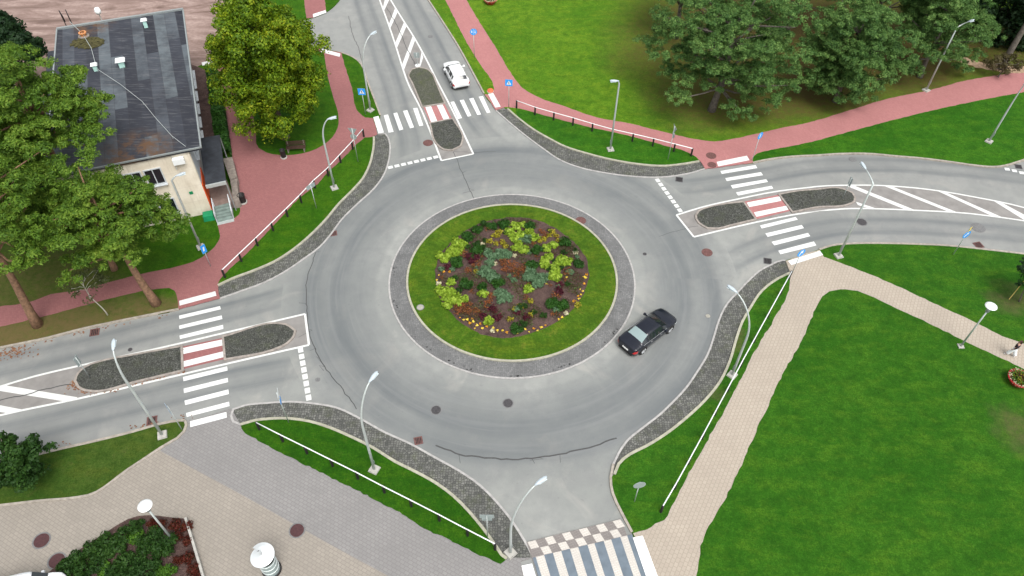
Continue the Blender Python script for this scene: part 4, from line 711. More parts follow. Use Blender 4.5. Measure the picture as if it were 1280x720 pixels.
def post_lamp(xy, label):
    root = thing('path_lamp', label, 'path lamp', (*xy, .1), 0, 'post-top lamps with round white reflectors')
    g = MB(); g.box((0, 0, .02), (.4, .4, .1)); g.build('base', M['conc'], root)
    g = MB(); g.tube([(0, 0, .05), (0, 0, 2.2), (0, 0, 4.0)], [.075, .06, .05], 10); g.build('pole', M['galv'], root, True)
    g = MB(); g.lathe([(.05, 3.95), (.13, 4.02), (.13, 4.30), (.05, 4.36)], n=14); g.build('lamp_body', M['galv_d'], root, True)
    g = MB()
    for k in range(3): a = k*2.09; g.tube([(.1*math.cos(a), .1*math.sin(a), 4.3), (.33*math.cos(a), .33*math.sin(a), 4.58)], .012, 5)
    g.build('bracket', M['galv_d'], root)
    g = MB(); g.lathe([(.001, 4.70), (.25, 4.68), (.40, 4.60), (.40, 4.57), (.24, 4.60), (.001, 4.62)], n=28); g.build('reflector', M['white'], root, True)
post_lamp(D['PT_right'], 'round-topped path lamp on the lawn edge beside the beige path, right side')
post_lamp(D['PT_left'], 'round-topped path lamp standing in the hedge bed, lower left')

# signs ------------------------------------------------
def sign_root(key, label, h=2.9, group=None):
    root = thing('road_sign', label, 'road sign', (*D[key], .1)); g = MB(); g.tube([(0, 0, 0), (0, 0, h)], .032, 8); g.build('pole', M['galv'], root, True); return root
def plate(root, kind, z, face, size, mat, mname='sign_face', back=True, sym=None):
    """face: heading the plate looks to (radians). Plate in local YZ, turned to face"""
    Mx = Matrix.Rotation(face, 4, 'Z')
    def poly(k, s):
        if k == 'disc': return [(s*math.cos(a*2*math.pi/28), s*math.sin(a*2*math.pi/28)) for a in range(28)]
        if k == 'sq': return [(-s, -s), (s, -s), (s, s), (-s, s)]
        if k == 'rect': return [(-s, -s*.5), (s, -s*.5), (s, s*.5), (-s, s*.5)]
        if k == 'tall': return [(-s*.5, -s), (s*.5, -s), (s*.5, s), (-s*.5, s)]
        if k == 'tri': return [(-s, -s*.58), (s, -s*.58), (0, s*1.15)]
        if k == 'itri': return [(-s, s*.58), (0, -s*1.15), (s, s*.58)]
        if k == 'dia': return [(-s, 0), (0, -s), (s, 0), (0, s)]
    def put(p, x0, x1, m_, name, par):
        g = MB(); n = len(p); vs = [Mx @ Vector((x, a, b+z)) for x in (x0, x1) for a, b in p]
        tri = tessellate_polygon([[Vector((a, b, 0)) for a, b in p]])
        g.add(vs, [tuple(i+n for i in t) for t in tri]+[tuple(t[::-1]) for t in tri]+[(i, (i+1) % n, n+(i+1) % n, n+i) for i in range(n)])
        return g.build(name, m_, par)
    back_ = put(poly(kind, size), .036, .05, M['signback'], 'sign_plate', root)
    if mat: put([(a*.97, b*.97) for a, b in poly(kind, size)], .05, .054, M[mat], mname, back_)
    for (p, m_, lift) in (sym or []): put(p, .0545, .0565+lift, M[m_], 'symbol', back_)
    return back_
S_ARROW_UP = [(-.04, -.26), (.04, -.26), (.04, .06), (.12, .06), (0, .26), (-.12, .06), (-.04, .06)]
def rot(p, a): return [(x*math.cos(a)-y*math.sin(a), x*math.sin(a)+y*math.cos(a)) for x, y in p]
PED_TRI = ([(-.24, -.20), (.24, -.20), (0, .24)], 'white', 0)
PED_MAN = [([(-.03, -.02), (.03, -.02), (.035, .08), (-.035, .08)], 'blackp', .002), ([(-.03, -.02), (0, -.02), (-.06, -.16), (-.09, -.16)], 'blackp', .002), ([(0, -.02), (.03, -.02), (.09, -.16), (.05, -.16)], 'blackp', .002), ([(-.025, .09), (.025, .09), (.025, .14), (-.025, .14)], 'blackp', .002)]
PED = [PED_TRI]+PED_MAN
S = -math.pi/2
r_ = sign_root('G_ped_n', 'blue pedestrian crossing sign on the small grass wedge by the north road', 2.9); plate(r_, 'sq', 2.6, S-.05, .36, 'blue', sym=PED)
r_ = sign_root('G_ped_ne', 'blue pedestrian crossing sign at the red path corner east of the north road', 3.1); plate(r_, 'sq', 2.8, S-.1, .36, 'blue', sym=PED)
r_ = sign_root('G_cyc', 'round blue cycle and foot path sign beside the upper red path', 3.3); plate(r_, 'disc', 3.0, S+.1, .37, 'blue', sym=[([(-.012, -.3), (.012, -.3), (.012, .3), (-.012, .3)], 'white', 0), ([(-.22, -.1), (-.14, -.1), (-.14, .16), (-.22, .16)], 'white', 0), ([(.1, -.16), (.2, -.16), (.18, .1), (.12, .1)], 'white', 0), ([(.12, .12), (.18, .12), (.18, .19), (.12, .19)], 'white', 0)])
r_ = sign_root('G_yield_n', 'grey backed give way triangle with a round plate, northwest grass strip', 3.7); plate(r_, 'itri', 3.4, math.pi/2-.2, .42, 'white'); plate(r_, 'disc', 2.75, math.pi/2-.2, .3, 'blue')
r_ = sign_root('G_t_nw', 'small low sign seen edge-on from behind in the northwest grass strip', 2.5); plate(r_, 'rect', 2.4, 2.4, .42, 'white')
r_ = sign_root('G_yield_ne', 'give way sign seen edge-on with round plate, northeast grass by the fence end', 3.7); plate(r_, 'itri', 3.4, .15, .42, 'white'); plate(r_, 'disc', 2.75, .15, .3, 'blue')
r_ = sign_root('G_blue_ne', 'round blue sign at the lawn corner beside the east zebra, upper side', 3.1); plate(r_, 'disc', 2.85, S+.7, .36, 'blue', sym=[([(-.1, -.22), (.0, -.22), (.06, .2), (-.04, .2)], 'white', 0)])
r_ = sign_root('G_blue_se', 'round blue sign at the end of the rail fence beside the east zebra', 2.7); plate(r_, 'disc', 2.4, S+.45, .38, 'blue', sym=[(rot([(-.24, -.2), (-.16, -.24), (.0, .0), (.14, -.1), (.2, .22), (-.1, .2), (-.04, .1)], .2), 'white', 0)])
r_ = sign_root('G_arrow_e', 'round blue arrow sign with a small yellow plate on the east lawn', 2.9); plate(r_, 'disc', 2.3, S+.4, .38, 'blue', sym=[(rot([(x*1.2, y*1.1) for x, y in S_ARROW_UP], -.7), 'white', 0)]); plate(r_, 'tall', 2.85, S+.6, .26, 'yellow')
r_ = sign_root('G_keep_w', 'grey backed sign on the rounded tip of the west traffic island', 2.3); plate(r_, 'tall', 1.9, math.pi, .45, 'blue')
r_ = sign_root('G_ped_w', 'blue pedestrian crossing sign turned sideways at the west road grass tip', 2.9); plate(r_, 'tall', 2.6, S-.85, .45, 'blue', sym=[([(-.12, -.16), (.12, -.16), (0, .2)], 'white', 0)])
r_ = sign_root('G_back_sw', 'give way sign seen from behind at the end of the southwest grass strip', 3.6); plate(r_, 'itri', 3.3, .25, .42, 'white'); plate(r_, 'disc', 2.7, .25, .3, 'blue')
r_ = sign_root('G_rect_s', 'pale sign plate seen from above at the southwest grass tip by the cobbles', 2.9); plate(r_, 'rect', 2.75, math.pi/2, .42, 'white'); plate(r_, 'rect', 2.35, math.pi/2, .3, 'white')
r_ = sign_root('G_round_s', 'round sign with a pale back on the southeast grass above the crossing', 2.6); plate(r_, 'disc', 2.3, S+.15, .38, None)
r_ = sign_root('G_back_e', 'small grey sign seen from behind on the east traffic island tip', 2.3); plate(r_, 'tall', 1.9, .15, .42, 'blue')
r_ = sign_root('G_keep_n', 'small greenish sign on a white foot at the north island tip', 1.5); plate(r_, 'sq', 1.2, math.pi/2, .3, 'blue'); g = MB(); g.lathe([(.28, -.1), (.26, .06), (.05, .1)], n=16); g.build('foot', M['white'], r_)
r_ = sign_root('G_blue_nw', 'blue and white sign turned edge-on in the red path by the building lawn', 2.4); plate(r_, 'tall', 2.0, S+.95, .42, 'blue', sym=[([(-.1, -.2), (.02, -.2), (.1, .2), (-.04, .2)], 'white', 0)])

# manholes and drains
M['iron'] = simple('cast_iron', (.055, .052, .055), .6, .3, 12); M['rust'] = simple('rusty_iron', (.125, .06, .055), .75, .35, 9); M['palecap'] = simple('pale_cover', (.30, .29, .25), .8, .2, 9)
M['greycap'] = simple('grey_cover', (.15, .15, .15), .7, .25, 9)
def hexm(l): return M['umber'] if l.startswith('brown') else M['rust'] if any(k in l for k in ('red', 'rust', 'brown')) and 'in the red path' not in l else (M['rust'] if 'red path' in l else (M['palecap'] if 'pale' in l else (M['iron'] if 'dark' in l else M['greycap'])))
for lab, (x, y), r in D['manholes']:
    z = .112 if 'path' in lab else (.17 if 'cap in the grass' in lab else (.10 if 'apron' in lab else (.072 if 'paving' in lab or 'hedge' in lab or 'plaza' in lab else .016)))
    root = thing('manhole_cover', lab, 'manhole cover', (x, y, z-.006), 0, 'manhole covers')
    g = MB(); g.lathe([(r*1.18, -.02), (r*1.18, .008), (r*1.0, .009), (r*1.0, -.02)], n=28); g.build('frame', M['greycap'] if M['rust'] != hexm(lab) else M['rust'], root)
    g = MB(); g.lathe([(r*.98, -.02), (r*.98, .012), (r*.5, .014), (.001, .014)], n=28)
    for k in range(6):
        a = k*1.047; g.box((r*.6*math.cos(a), r*.6*math.sin(a), .016), (r*.5, .05, .006), a)
    g.build('lid', hexm(lab), root)
for lab, (x, y), s_, kind in D['drains']:
    root = thing('storm_drain', lab, 'storm drain', (x, y, .014), .25 if kind else -.2, 'storm drains'); mt = M['rust'] if kind else M['iron']
    g = MB(); h = s_/2
    for a, b, c, d2 in ((0, h, s_+.08, .07), (0, -h, s_+.08, .07), (h, 0, .07, s_-.06), (-h, 0, .07, s_-.06)): g.box((a, b, .006), (c, d2, .03))
    g.build('frame', mt, root); g = MB()
    for i in range(5): g.box((-h+s_*(i+.5)/5, 0, .004), (.045, s_-.06, .024))
    g.build('grate', mt, root); g = MB(); g.box((0, 0, -.004), (s_-.05, s_-.05, .006)); g.build('sump', M['black'], root)
# ------------------------------------------------------------ building with the patched flat roof
def mat_roof():
    t = NT('patched_felt_roof'); ve = t.map(rz=-R(21.9)-R(0))
    u, v, _ = t.sep(ve); 
    st = t.n('ShaderNodeTexNoise'); st.noise_dimensions = '1D'; st.inputs['Scale'].default_value = 1; st.inputs['Detail'].default_value = 0
    fl = t.math('FLOOR', t.math('MULTIPLY', u, 1.0)); wn = t.n('ShaderNodeTexWhiteNoise', noise_dimensions='2D'); cb = t.n('ShaderNodeCombineXYZ')
    t.l(fl, cb.inputs[0]); sh = t.n('ShaderNodeTexWhiteNoise', noise_dimensions='1D'); t.l(fl, sh.inputs['W'])
    t.l(t.math('FLOOR', t.math('ADD', t.math('MULTIPLY', v, .12), t.math('MULTIPLY', sh.outputs['Value'], 7))), cb.inputs[1]); t.l(cb.outputs[0], wn.inputs['Vector'])
    c = t.ramp(wn.outputs['Value'], [(.0, (.020, .022, .030)), (.3, (.036, .040, .052)), (.5, (.058, .066, .080)), (.75, (.092, .108, .122)), (1, (.11, .13, .142))])
    n1 = t.noise(.5, 6, .7); c = t.mix(t.ramp(n1, [(.36, .7), (.6, 0.)]), c, (.022, .024, .032))
    n2 = t.noise(1.6, 6, .7, vec=t.map(rz=-R(21.9), scale=(.35, 3, 1))); c = t.mix(t.ramp(n2, [(.52, 0.), (.7, .4)]), c, (.20, .20, .205))
    fr = t.math('FRACT', t.math('MULTIPLY', u, 1.0)); c = t.mix(t.ramp(fr, [(.0, .5), (.04, 0.), (.96, 0.), (1, .5)]), c, (.03, .03, .035))
    ms = t.math('MULTIPLY', t.ramp(t.noise(.9, 7, .8), [(.42, 0.), (.58, 1.)]), t.math('ADD', t.blob(-29.2, 6.3, 2.4, .5), t.blob(-39.5, 25, 1.6, .5), clamp=True)); c = t.mix(ms, c, (.10, .055, .03))
    t.bump(t.noise(8, 4), .2, .02); return t.done(c, .8)
def mat_render():
    t = NT('cream_render'); c = t.mix(t.ramp(t.noise(.6, 6, .65), [(.35, 0.), (.65, 1.)]), (.62, .55, .44), (.76, .70, .59))
    z = t.sep(t.pos)[2]; c = t.mix(t.math('MULTIPLY', t.ramp(t.noise(.9, 6, .75, vec=t.map(scale=(3, 3, .25))), [(.5, 0.), (.75, .5)]), 1.), c, (.34, .27, .20))
    fr = t.math('FRACT', t.math('MULTIPLY', z, .62)); c = t.mix(t.ramp(fr, [(0, .35), (.03, 0.), (1, 0.)]), c, (.33, .29, .23))
    return t.done(c, .9)
M['roof'] = mat_roof(); M['render'] = mat_render(); M['wwhite'] = simple('white_frame', (.50, .53, .55), .5, .05); M['orange'] = simple('orange_panel', (.62, .085, .015), .6, .1)
M['grey_cladding'] = simple('grey_cladding', (.42, .44, .47), .6, .1)
M['felt'] = simple('canopy_felt', (.030, .034, .042), .75, .3, 2); M['moss'] = simple('roof_moss', (.06, .055, .02), .95, .6, 4); M['slab'] = simple('weathered_concrete', (.22, .19, .165), .9, .3, 3)
M['glassd'] = simple('dark_glass', (.012, .016, .02), .08, .05, Specular_IOR_Level=.6); M['mint'] = simple('mint_paint', (.42, .66, .60), .5, .1); M['wood'] = simple('brown_wood', (.06, .035, .025), .6, .25, 5)
M['net'] = simple('green_cloth', (.01, .22, .09), .6, .2)
NWr, NEr, SEr = [Vector((*p, 0)) for p in D['B_roof']]; BH = 6.9
ax = (NEr-NWr).normalized(); ay = Vector((-ax.y, ax.x, 0)); Wd = (NEr-NWr).length; Dp = (NEr-SEr).length; ay2 = (NEr-SEr).normalized()
O = SEr-ax*Wd; rz = math.atan2(ay2.y, ay2.x)-math.pi/2   # roof frame: x along ax, y along ay2
root = thing('flat_roofed_building', 'cream two storey building with a patched dark flat roof, upper left', 'building', (O.x, O.y, 0), rz)
BM = Matrix.Rotation(-rz, 3, 'Z')
def loc(x, y, z=0): v = BM @ Vector((x-O.x, y-O.y, z)); return v
ov = 1.0  # eave overhang east
y0 = .05
g = MB(); g.prism([(.15, y0), (Wd-ov, y0), (Wd-ov, Dp-.25), (.15, Dp-.25)], 0, BH-.25); g.build('wall', M['render'], root)
g = MB(); g.box((Wd-ov+.012, Dp/2, 3.4), (.02, Dp-1, 6.2)); g.build('east_cladding', M['grey_cladding'], root)
g = MB(); g.prism([(0, -.1), (Wd, -.1), (Wd, Dp), (0, Dp)], BH-.28, BH); roof = g.build('roof', M['roof'], root)
g = MB()
for a, b in (((-.06, Dp/2), (.12, Dp+.2)), ((Wd+.02, Dp/2), (.12, Dp+.2))): g.box((a[0], a[1]-.05, BH-.02), (b[0], b[1], .16))
g.box((Wd/2, Dp+.04, BH+.02), (Wd+.1, .22, .26)); g.box((Wd/2, -.14, BH-.02), (Wd-.1, .10, .12))
g.build('roof_edge_trim', M['galv_d'], roof)
g = MB(); g.box((-.55, Dp/2-1, BH-.9), (1.1, Dp-2.2, .12)); g.build('side_roof', M['felt'], root)
def window(px, z, w_, h_, side='s', open_=False, nm='window', mull=1):
    """side s: south wall, centre x=px ; e: east wall, centre y=px"""
    if side == 's': c = lambda a, d_, b: (px+a, y0-d_, z+b); ori = lambda w2, t2, h2: (w2, t2, h2)
    else: c = lambda a, d_, b: (Wd-ov+.02+d_, px+a, z+b); ori = lambda w2, t2, h2: (t2, w2, h2)
    f = MB()
    for a, b, w2, h2 in ((-w_/2, 0, .09, h_+.09), (w_/2, 0, .09, h_+.09), (0, h_/2, w_-.09, .09), (0, -h_/2, w_-.09, .09)): f.box(c(a, .03, b), ori(w2, .09, h2))
    for k in range(mull): f.box(c(-w_/2+w_*(k+1)/(mull+1), .028, 0), ori(.07, .07, h_-.09))
    fo = f.build(nm, M['wwhite'], root)
    g = MB(); g.box(c(0, .012, 0), ori(w_-.08, .02, h_-.08)); g.build('pane', M['glassd'], fo)
    g = MB(); g.box(c(0, .14, -h_/2-.07), ori(w_+.2, .26, .05)); g.build('sill', M['wwhite'], fo)
for z in (1.75, 4.9):
    for px in (1.5, 3.2, 5.6, 7.1): window(px, z, 1.25, 1.5)
for i, py in enumerate([3.1, 5.2, 7.4, 9.6, 11.8, 14, 16.2, 18.4, 20]):
    window(py, 4.9, 1.5, 1.6, 'e')
    if py > 7: window(py, 1.9, 1.5, 1.4, 'e')
g = MB(); g.box((Wd-ov+.04, 1.3, 1.55), (.08, 2.4, 3.0)); g.build('orange_entrance_panel', M['orange'], root)
g = MB(); g.box((Wd-ov-.9, y0-.25, 6.1), (.85, .4, .5)); ac = g.build('air_conditioner', M['white'], root)
g = MB(); g.tube([(Wd-ov-1.3, y0-.1, 6.5), (Wd-ov-1.3, y0-.12, 5.2)], .03, 6); g.build('pipe', M['galv'], ac)
g = MB(); g.box((Wd-ov-1.0, y0-.02, 2.6), (.28, .04, .28)); g.build('green_wall_sign', M['net'], root)
# things standing on the roof
def vent(p, label, hgt=.55, s_=.5):
    r = thing('roof_vent', label, 'roof vent', (p[0], p[1], BH), rz, 'mint capped vents on the dark flat roof')
    g = MB(); g.box((0, 0, hgt/2), (s_*.62, s_*.62, hgt)); g.build('shaft', M['mint'], r); g = MB(); g.box((0, 0, hgt+.06), (s_*1.15, s_*1.0, .1), taper=.8); g.build('cap', M['white'], r)
vent(D['B_vents'][0], 'left mint vent with a white cap on the flat roof, beside the wire'); vent(D['B_vents'][1], 'largest mint roof vent, in the middle of the flat roof', .6, .72); vent(D['B_vents'][2], 'mint roof vent with white cap near the far edge of the flat roof', .7, .5)
g = MB()
for _ in range(260):
    a = random.uniform(0, 6.28); r = 1.15*math.sqrt(random.random()); s_ = random.uniform(.05, .16); g.box((r*math.cos(a)*1.25, r*math.sin(a)*.8, .04), (s_*2, s_*1.5, random.uniform(.03, .12)), a)
o = g.build('moss_patch', M['moss'], loc=(*D['B_moss'], BH)); tag(o, 'brown mossy clump growing on the patched flat roof', 'moss')
r = thing('chimney_pot', 'small orange topped chimney pot beside the mossy clump on the roof', 'chimney pot', (*D['B_orange'], BH)); g = MB(); g.lathe([(.25, 0), (.25, .35), (.35, .37), (.35, .45), (.2, .45)], n=10); g.build('pot', simple('orange_clay', (.50, .22, .09), .8, .3, 6), r); g = MB(); g.lathe([(.5, 0), (.5, .12), (.25, .14)], n=10); g.build('collar', M['slab'], r)
r = thing('lamp_dome', 'small white dome lamp beyond the far edge of the flat roof', 'lamp', (*D['B_dome'], BH-.9)); g = MB(); g.tube([(0, 0, -.2), (0, 0, .5)], .04, 6); g.build('stem', M['galv'], r); g = MB(); g.lathe([(.001, 1.15), (.22, 1.05), (.3, .75), (.24, .5), (.001, .45)], n=14); g.build('dome', M['white'], r, True)
g = MB(); wp = [Vector((*p, BH+.3)) for p in D['B_wire']]; g.tube(wp, .022, 5)
for p in wp[1:-1:2]: g.tube([(p.x, p.y, BH), (p.x, p.y, BH+.3)], .015, 4)
o = g.build('roof_cable', M['galv']); tag(o, 'thin pale cable lying across the dark flat roof', 'cable')
g = MB(); a, b, c, d_ = [Vector((*p, 0)) for p in D['B_rail']]
for q in ((a, b), (c, d_)): g.tube([(q[1].x, q[1].y, BH-.1), (q[1].x, q[1].y, BH+.5), (q[0].x, q[0].y, BH+.4), (q[0].x, q[0].y, BH-3)], .04, 6)
o = g.build('roof_ladder', M['black']); tag(o, 'dark ladder rails hooked over the far left corner of the flat roof', 'ladder')
# entrance canopy, deck, walls
def cq(pts): return [tuple(p) for p in pts]
r = thing('entrance_canopy', 'black flat canopy over the entrance on the east side of the cream building', 'canopy', (0, 0, 0))
g = MB(); g.prism(cq(D['B_canopy']), 3.1, 3.3); g.build('slab', M['felt'], r)
g = MB(); c = D['B_canopy']; strip(g, [c[2], c[3]], -.06, .06, 3.05, 3.36); g.build('front_trim', M['galv'], r)
for q in (c[1], c[2]): g = MB(); g.tube([(q[0]*.98+c[3][0]*.02, q[1]*.98+c[3][1]*.02, 0), (q[0]*.98+c[3][0]*.02, q[1]*.98+c[3][1]*.02, 3.1)], .05, 6); g.build('column', M['galv_d'], r)
r = thing('entrance_deck', 'low brown paved entrance deck with grey retaining walls by the canopy', 'deck'); 
g = MB(); g.prism(cq(D['B_deck']), 0, .85); g.build('deck', simple('deck_paving', (.20, .145, .125), .9, .2, 3), r)
for k in ('B_wallc', 'B_wallc2'): g = MB(); g.prism(cq(D[k]), 0, .98 if k == 'B_wallc' else .95); g.build('retaining_wall', M['slab'], r)
r = thing('entrance_stairs', 'short grey steel stairs with side rails leading up to the orange entrance', 'stairs')
a, b, c, d_ = [Vector((*p, 0)) for p in D['B_stair']]; g = MB(); n = 5
for i in range(n):
    t0, t1 = i/n, (i+1)/n; q = [a.lerp(c, t0), b.lerp(d_, t0), b.lerp(d_, t1), a.lerp(c, t1)]; g.prism([(p.x, p.y) for p in q], 0, .16*(i+1)+.1)
g.build('steps', simple('green_mat_steps', (.17, .22, .20), .7, .2, 3), r)
for p, q in ((a, c), (b, d_)):
    g = MB(); g.tube([(p.x, p.y, .1), (p.x, p.y, 1.0), (q.x, q.y, 1.8), (q.x, q.y, .9)], .035, 6); m_ = p.lerp(q, .5); g.tube([(m_.x, m_.y, .4), (m_.x, m_.y, 1.4)], .025, 6); g.tube([(p.x, p.y, .55), (q.x, q.y, 1.35)], .025, 6); g.build('handrail', M['wwhite'], r)
g = MB(); m_ = a.lerp(b, .5); g.prism([(p.x, p.y) for p in (a, b, b+(b-d_)*.3, a+(a-c)*.3)], .0, .118); g.build('landing', M['galv'], r)
r = thing('green_box', 'bright green box on the grass beside the entrance stairs', 'box', (*D['O_green'], .1), .3); g = MB(); g.box((0, 0, .25), (.9, .7, .5), taper=.85); g.build('bin', M['net'], r); g = MB(); g.box((0, 0, .54), (.85, .66, .08), taper=.9); g.build('lid', M['net'], r)

# bins, bench ------------------------------------------------
def litter_bin(p, label, base=.24):
    r = thing('litter_bin', label, 'litter bin', (*p, .11), 0, 'black round litter bins')
    g = MB(); g.lathe([(base+.06, 0), (base+.06, .1), (base, .12)], n=18); g.build('foot', M['conc'], r)
    g = MB(); g.lathe([(base-.02, .1), (base, .8), (base+.03, .86), (base-.03, .88), (base-.06, .6), (.001, .6)], n=18); g.build('drum', M['black'], r, True)
litter_bin(D['O_bin_bench'], 'black litter bin on a pale foot beside the dark bench'); litter_bin(D['O_bin_door'], 'black litter bin on the red path by the entrance walls', .3)
r = thing('park_bench', 'dark wooden bench at the rim of the big tree island, on the red path', 'bench', (*D['O_bench'], .11), .12)
g = MB()
for k in range(4): g.box((0, -.18+k*.13, .45), (1.75, .1, .05))
g.build('seat', M['wood'], r); g = MB()
for k in range(3): g.box((0, .3+k*.03, .58+k*.13), (1.75, .04, .1))
g.build('backrest', M['wood'], r)
for s_ in (-.72, .72): g = MB(); g.box((s_, .0, .21), (.07, .5, .42)); g.box((s_, .31, .6), (.06, .05, .75)); g.build('leg', M['slab'], r)
r = thing('orange_cap', 'small orange round cap on the grass tip by the north zebra crossing', 'marker', (*D['O_redspot'], .11)); g = MB(); g.lathe([(.32, -.02), (.3, .14), (.18, .2), (.001, .21)], n=18); g.build('dome', simple('orange_red', (.72, .13, .06), .6, .1), r, True); g = MB(); g.lathe([(.36, -.02), (.36, .03), (.3, .03)], n=18); g.build('base_ring', M['conc'], r)

# advertising column ------------------------------------------
M['silver'] = simple('pale_silver_panel', (.66, .69, .70), .35, .05, Metallic=.2); M['glassy'] = simple('grey_glass_panel', (.26, .32, .32), .3, .15)
r = thing('advertising_column', 'round grey poster column with a twisted white roof on the beige plaza', 'poster column', (*D['O_column'], .07), R(35))
g = MB(); g.lathe([(.56, 0), (.56, .14), (.5, .16)], n=36); g.build('base', M['black'], r)
g = MB(); g.lathe([(.48, .12), (.48, 1.62)], n=36); g.build('drum', M['glassy'], r, True)
for z in (.5, .98, 1.42): g = MB(); g.lathe([(.48, z), (.51, z+.01), (.51, z+.06), (.48, z+.07)], n=36); g.build('band', M['galv'], r)
g = MB()
for k in range(10): a = k*.628; g.box((.44*math.cos(a), .44*math.sin(a), 1.85), (.05, .09, .5), a)
g.build('roof_support', M['black'], r); g = MB(); g.lathe([(.3, 1.6), (.3, 2.1)], n=20); g.build('inner_drum', M['silver'], r)
g = MB(); n = 60; vs = []   # spiral roof: a cone sheet that winds up 420 degrees
for i in range(n+1):
    a = R(95)+i/n*R(385); z = 1.95+i/n*.62; ro = .76-.16*i/n
    for rr, dz in ((.02, .22), (ro*.55, .13), (ro, 0), (ro, -.04), (ro*.5, .08)): vs.append((rr*math.cos(a), rr*math.sin(a), z+dz))
g.add(vs, [(i*5+j, i*5+j+1, i*5+6+j, i*5+5+j) for i in range(n) for j in range(4)]+[(0, 1, 2, 3, 4), (n*5, n*5+4, n*5+3, n*5+2, n*5+1)]); g.build('twisted_roof', M['silver'], r, False)
# ------------------------------------------------------------ vegetation
def leafmesh(name, mat, centers, normals, size, parent=None, blades=1, aspect=.6, seedv=0, jitter=1.0, droop=0, loc=None):
    """leaves: one (or crossed) quads at centers, turned around normals"""
    r = np.random.default_rng(seedv); C_ = np.repeat(np.asarray(centers, float), blades, 0); N_ = np.repeat(np.asarray(normals, float), blades, 0); n = len(C_)
    N_ = N_+r.normal(0, .55*jitter, N_.shape); N_ /= np.linalg.norm(N_, axis=1)[:, None]+1e-9
    U_ = np.cross(N_, r.normal(0, 1, N_.shape)); U_ /= np.linalg.norm(U_, axis=1)[:, None]+1e-9; V_ = np.cross(N_, U_)
    s_ = (np.repeat(np.asarray(size, float), blades) if np.ndim(size) else np.full(n, size))*r.uniform(.7, 1.3, n)
    U_ *= s_[:, None]; V_ *= (s_*aspect)[:, None]
    vs = np.stack([C_-U_, C_-V_*.9+N_*.1*s_[:, None], C_+U_, C_+V_*.9+N_*.1*s_[:, None]], 1).reshape(-1, 3)
    me = bpy.data.meshes.new(name); me.vertices.add(4*n); me.vertices.foreach_set('co', vs.ravel()); me.loops.add(4*n); me.loops.foreach_set('vertex_index', np.arange(4*n)); me.polygons.add(n); me.polygons.foreach_set('loop_start', np.arange(0, 4*n, 4))
    me.materials.append(mat); me.update(); me.validate()
    o = bpy.data.objects.new(name, me); COL.objects.link(o)
    if parent: o.parent = parent
    if loc: o.location = loc
    return o
def blob_pts(c, rad, n, r, fill=.35, up=.15):
    """points on and in an ellipsoid, mostly near its skin, denser above"""
    d = r.normal(0, 1, (n, 3)); d /= np.linalg.norm(d, axis=1)[:, None]; d[:, 2] = np.where(r.random(n) < up, np.abs(d[:, 2]), d[:, 2])
    k = 1-fill*r.random(n)**1.5; return np.asarray(c)+d*np.asarray(rad)*k[:, None], d
M['bark_pine'] = simple('pine_bark', (.20, .115, .07), .9, .4, 5); M['bark'] = simple('grey_bark', (.11, .095, .08), .9, .35, 5)
M['needles_l'] = mat_leaf('pine_needles_left', [(.028, .065, .008), (.070, .150, .014), (.135, .235, .022), (.24, .33, .045)], scale=.45)
M['needles_r'] = mat_leaf('pine_needles_right', [(.020, .060, .014), (.060, .142, .032), (.130, .24, .058), (.24, .37, .10)], scale=.5)
M['linden'] = mat_leaf('broad_leaves', [(.024, .062, .003), (.080, .158, .005), (.18, .265, .008), (.38, .40, .02)], scale=.35)
M['spruce'] = mat_leaf('dark_leaves', [(.006, .022, .008), (.014, .040, .012), (.026, .062, .016)], scale=.8)
M['shrub'] = mat_leaf('shrub_leaves', [(.012, .045, .006), (.025, .09, .010), (.055, .15, .02)], scale=.9)
M['oakish'] = mat_leaf('midgreen_leaves', [(.010, .035, .006), (.022, .065, .010), (.045, .105, .014)], scale=.6)
M['sparse'] = mat_leaf('olive_leaves', [(.04, .05, .015), (.07, .09, .03), (.12, .12, .05)], scale=1)
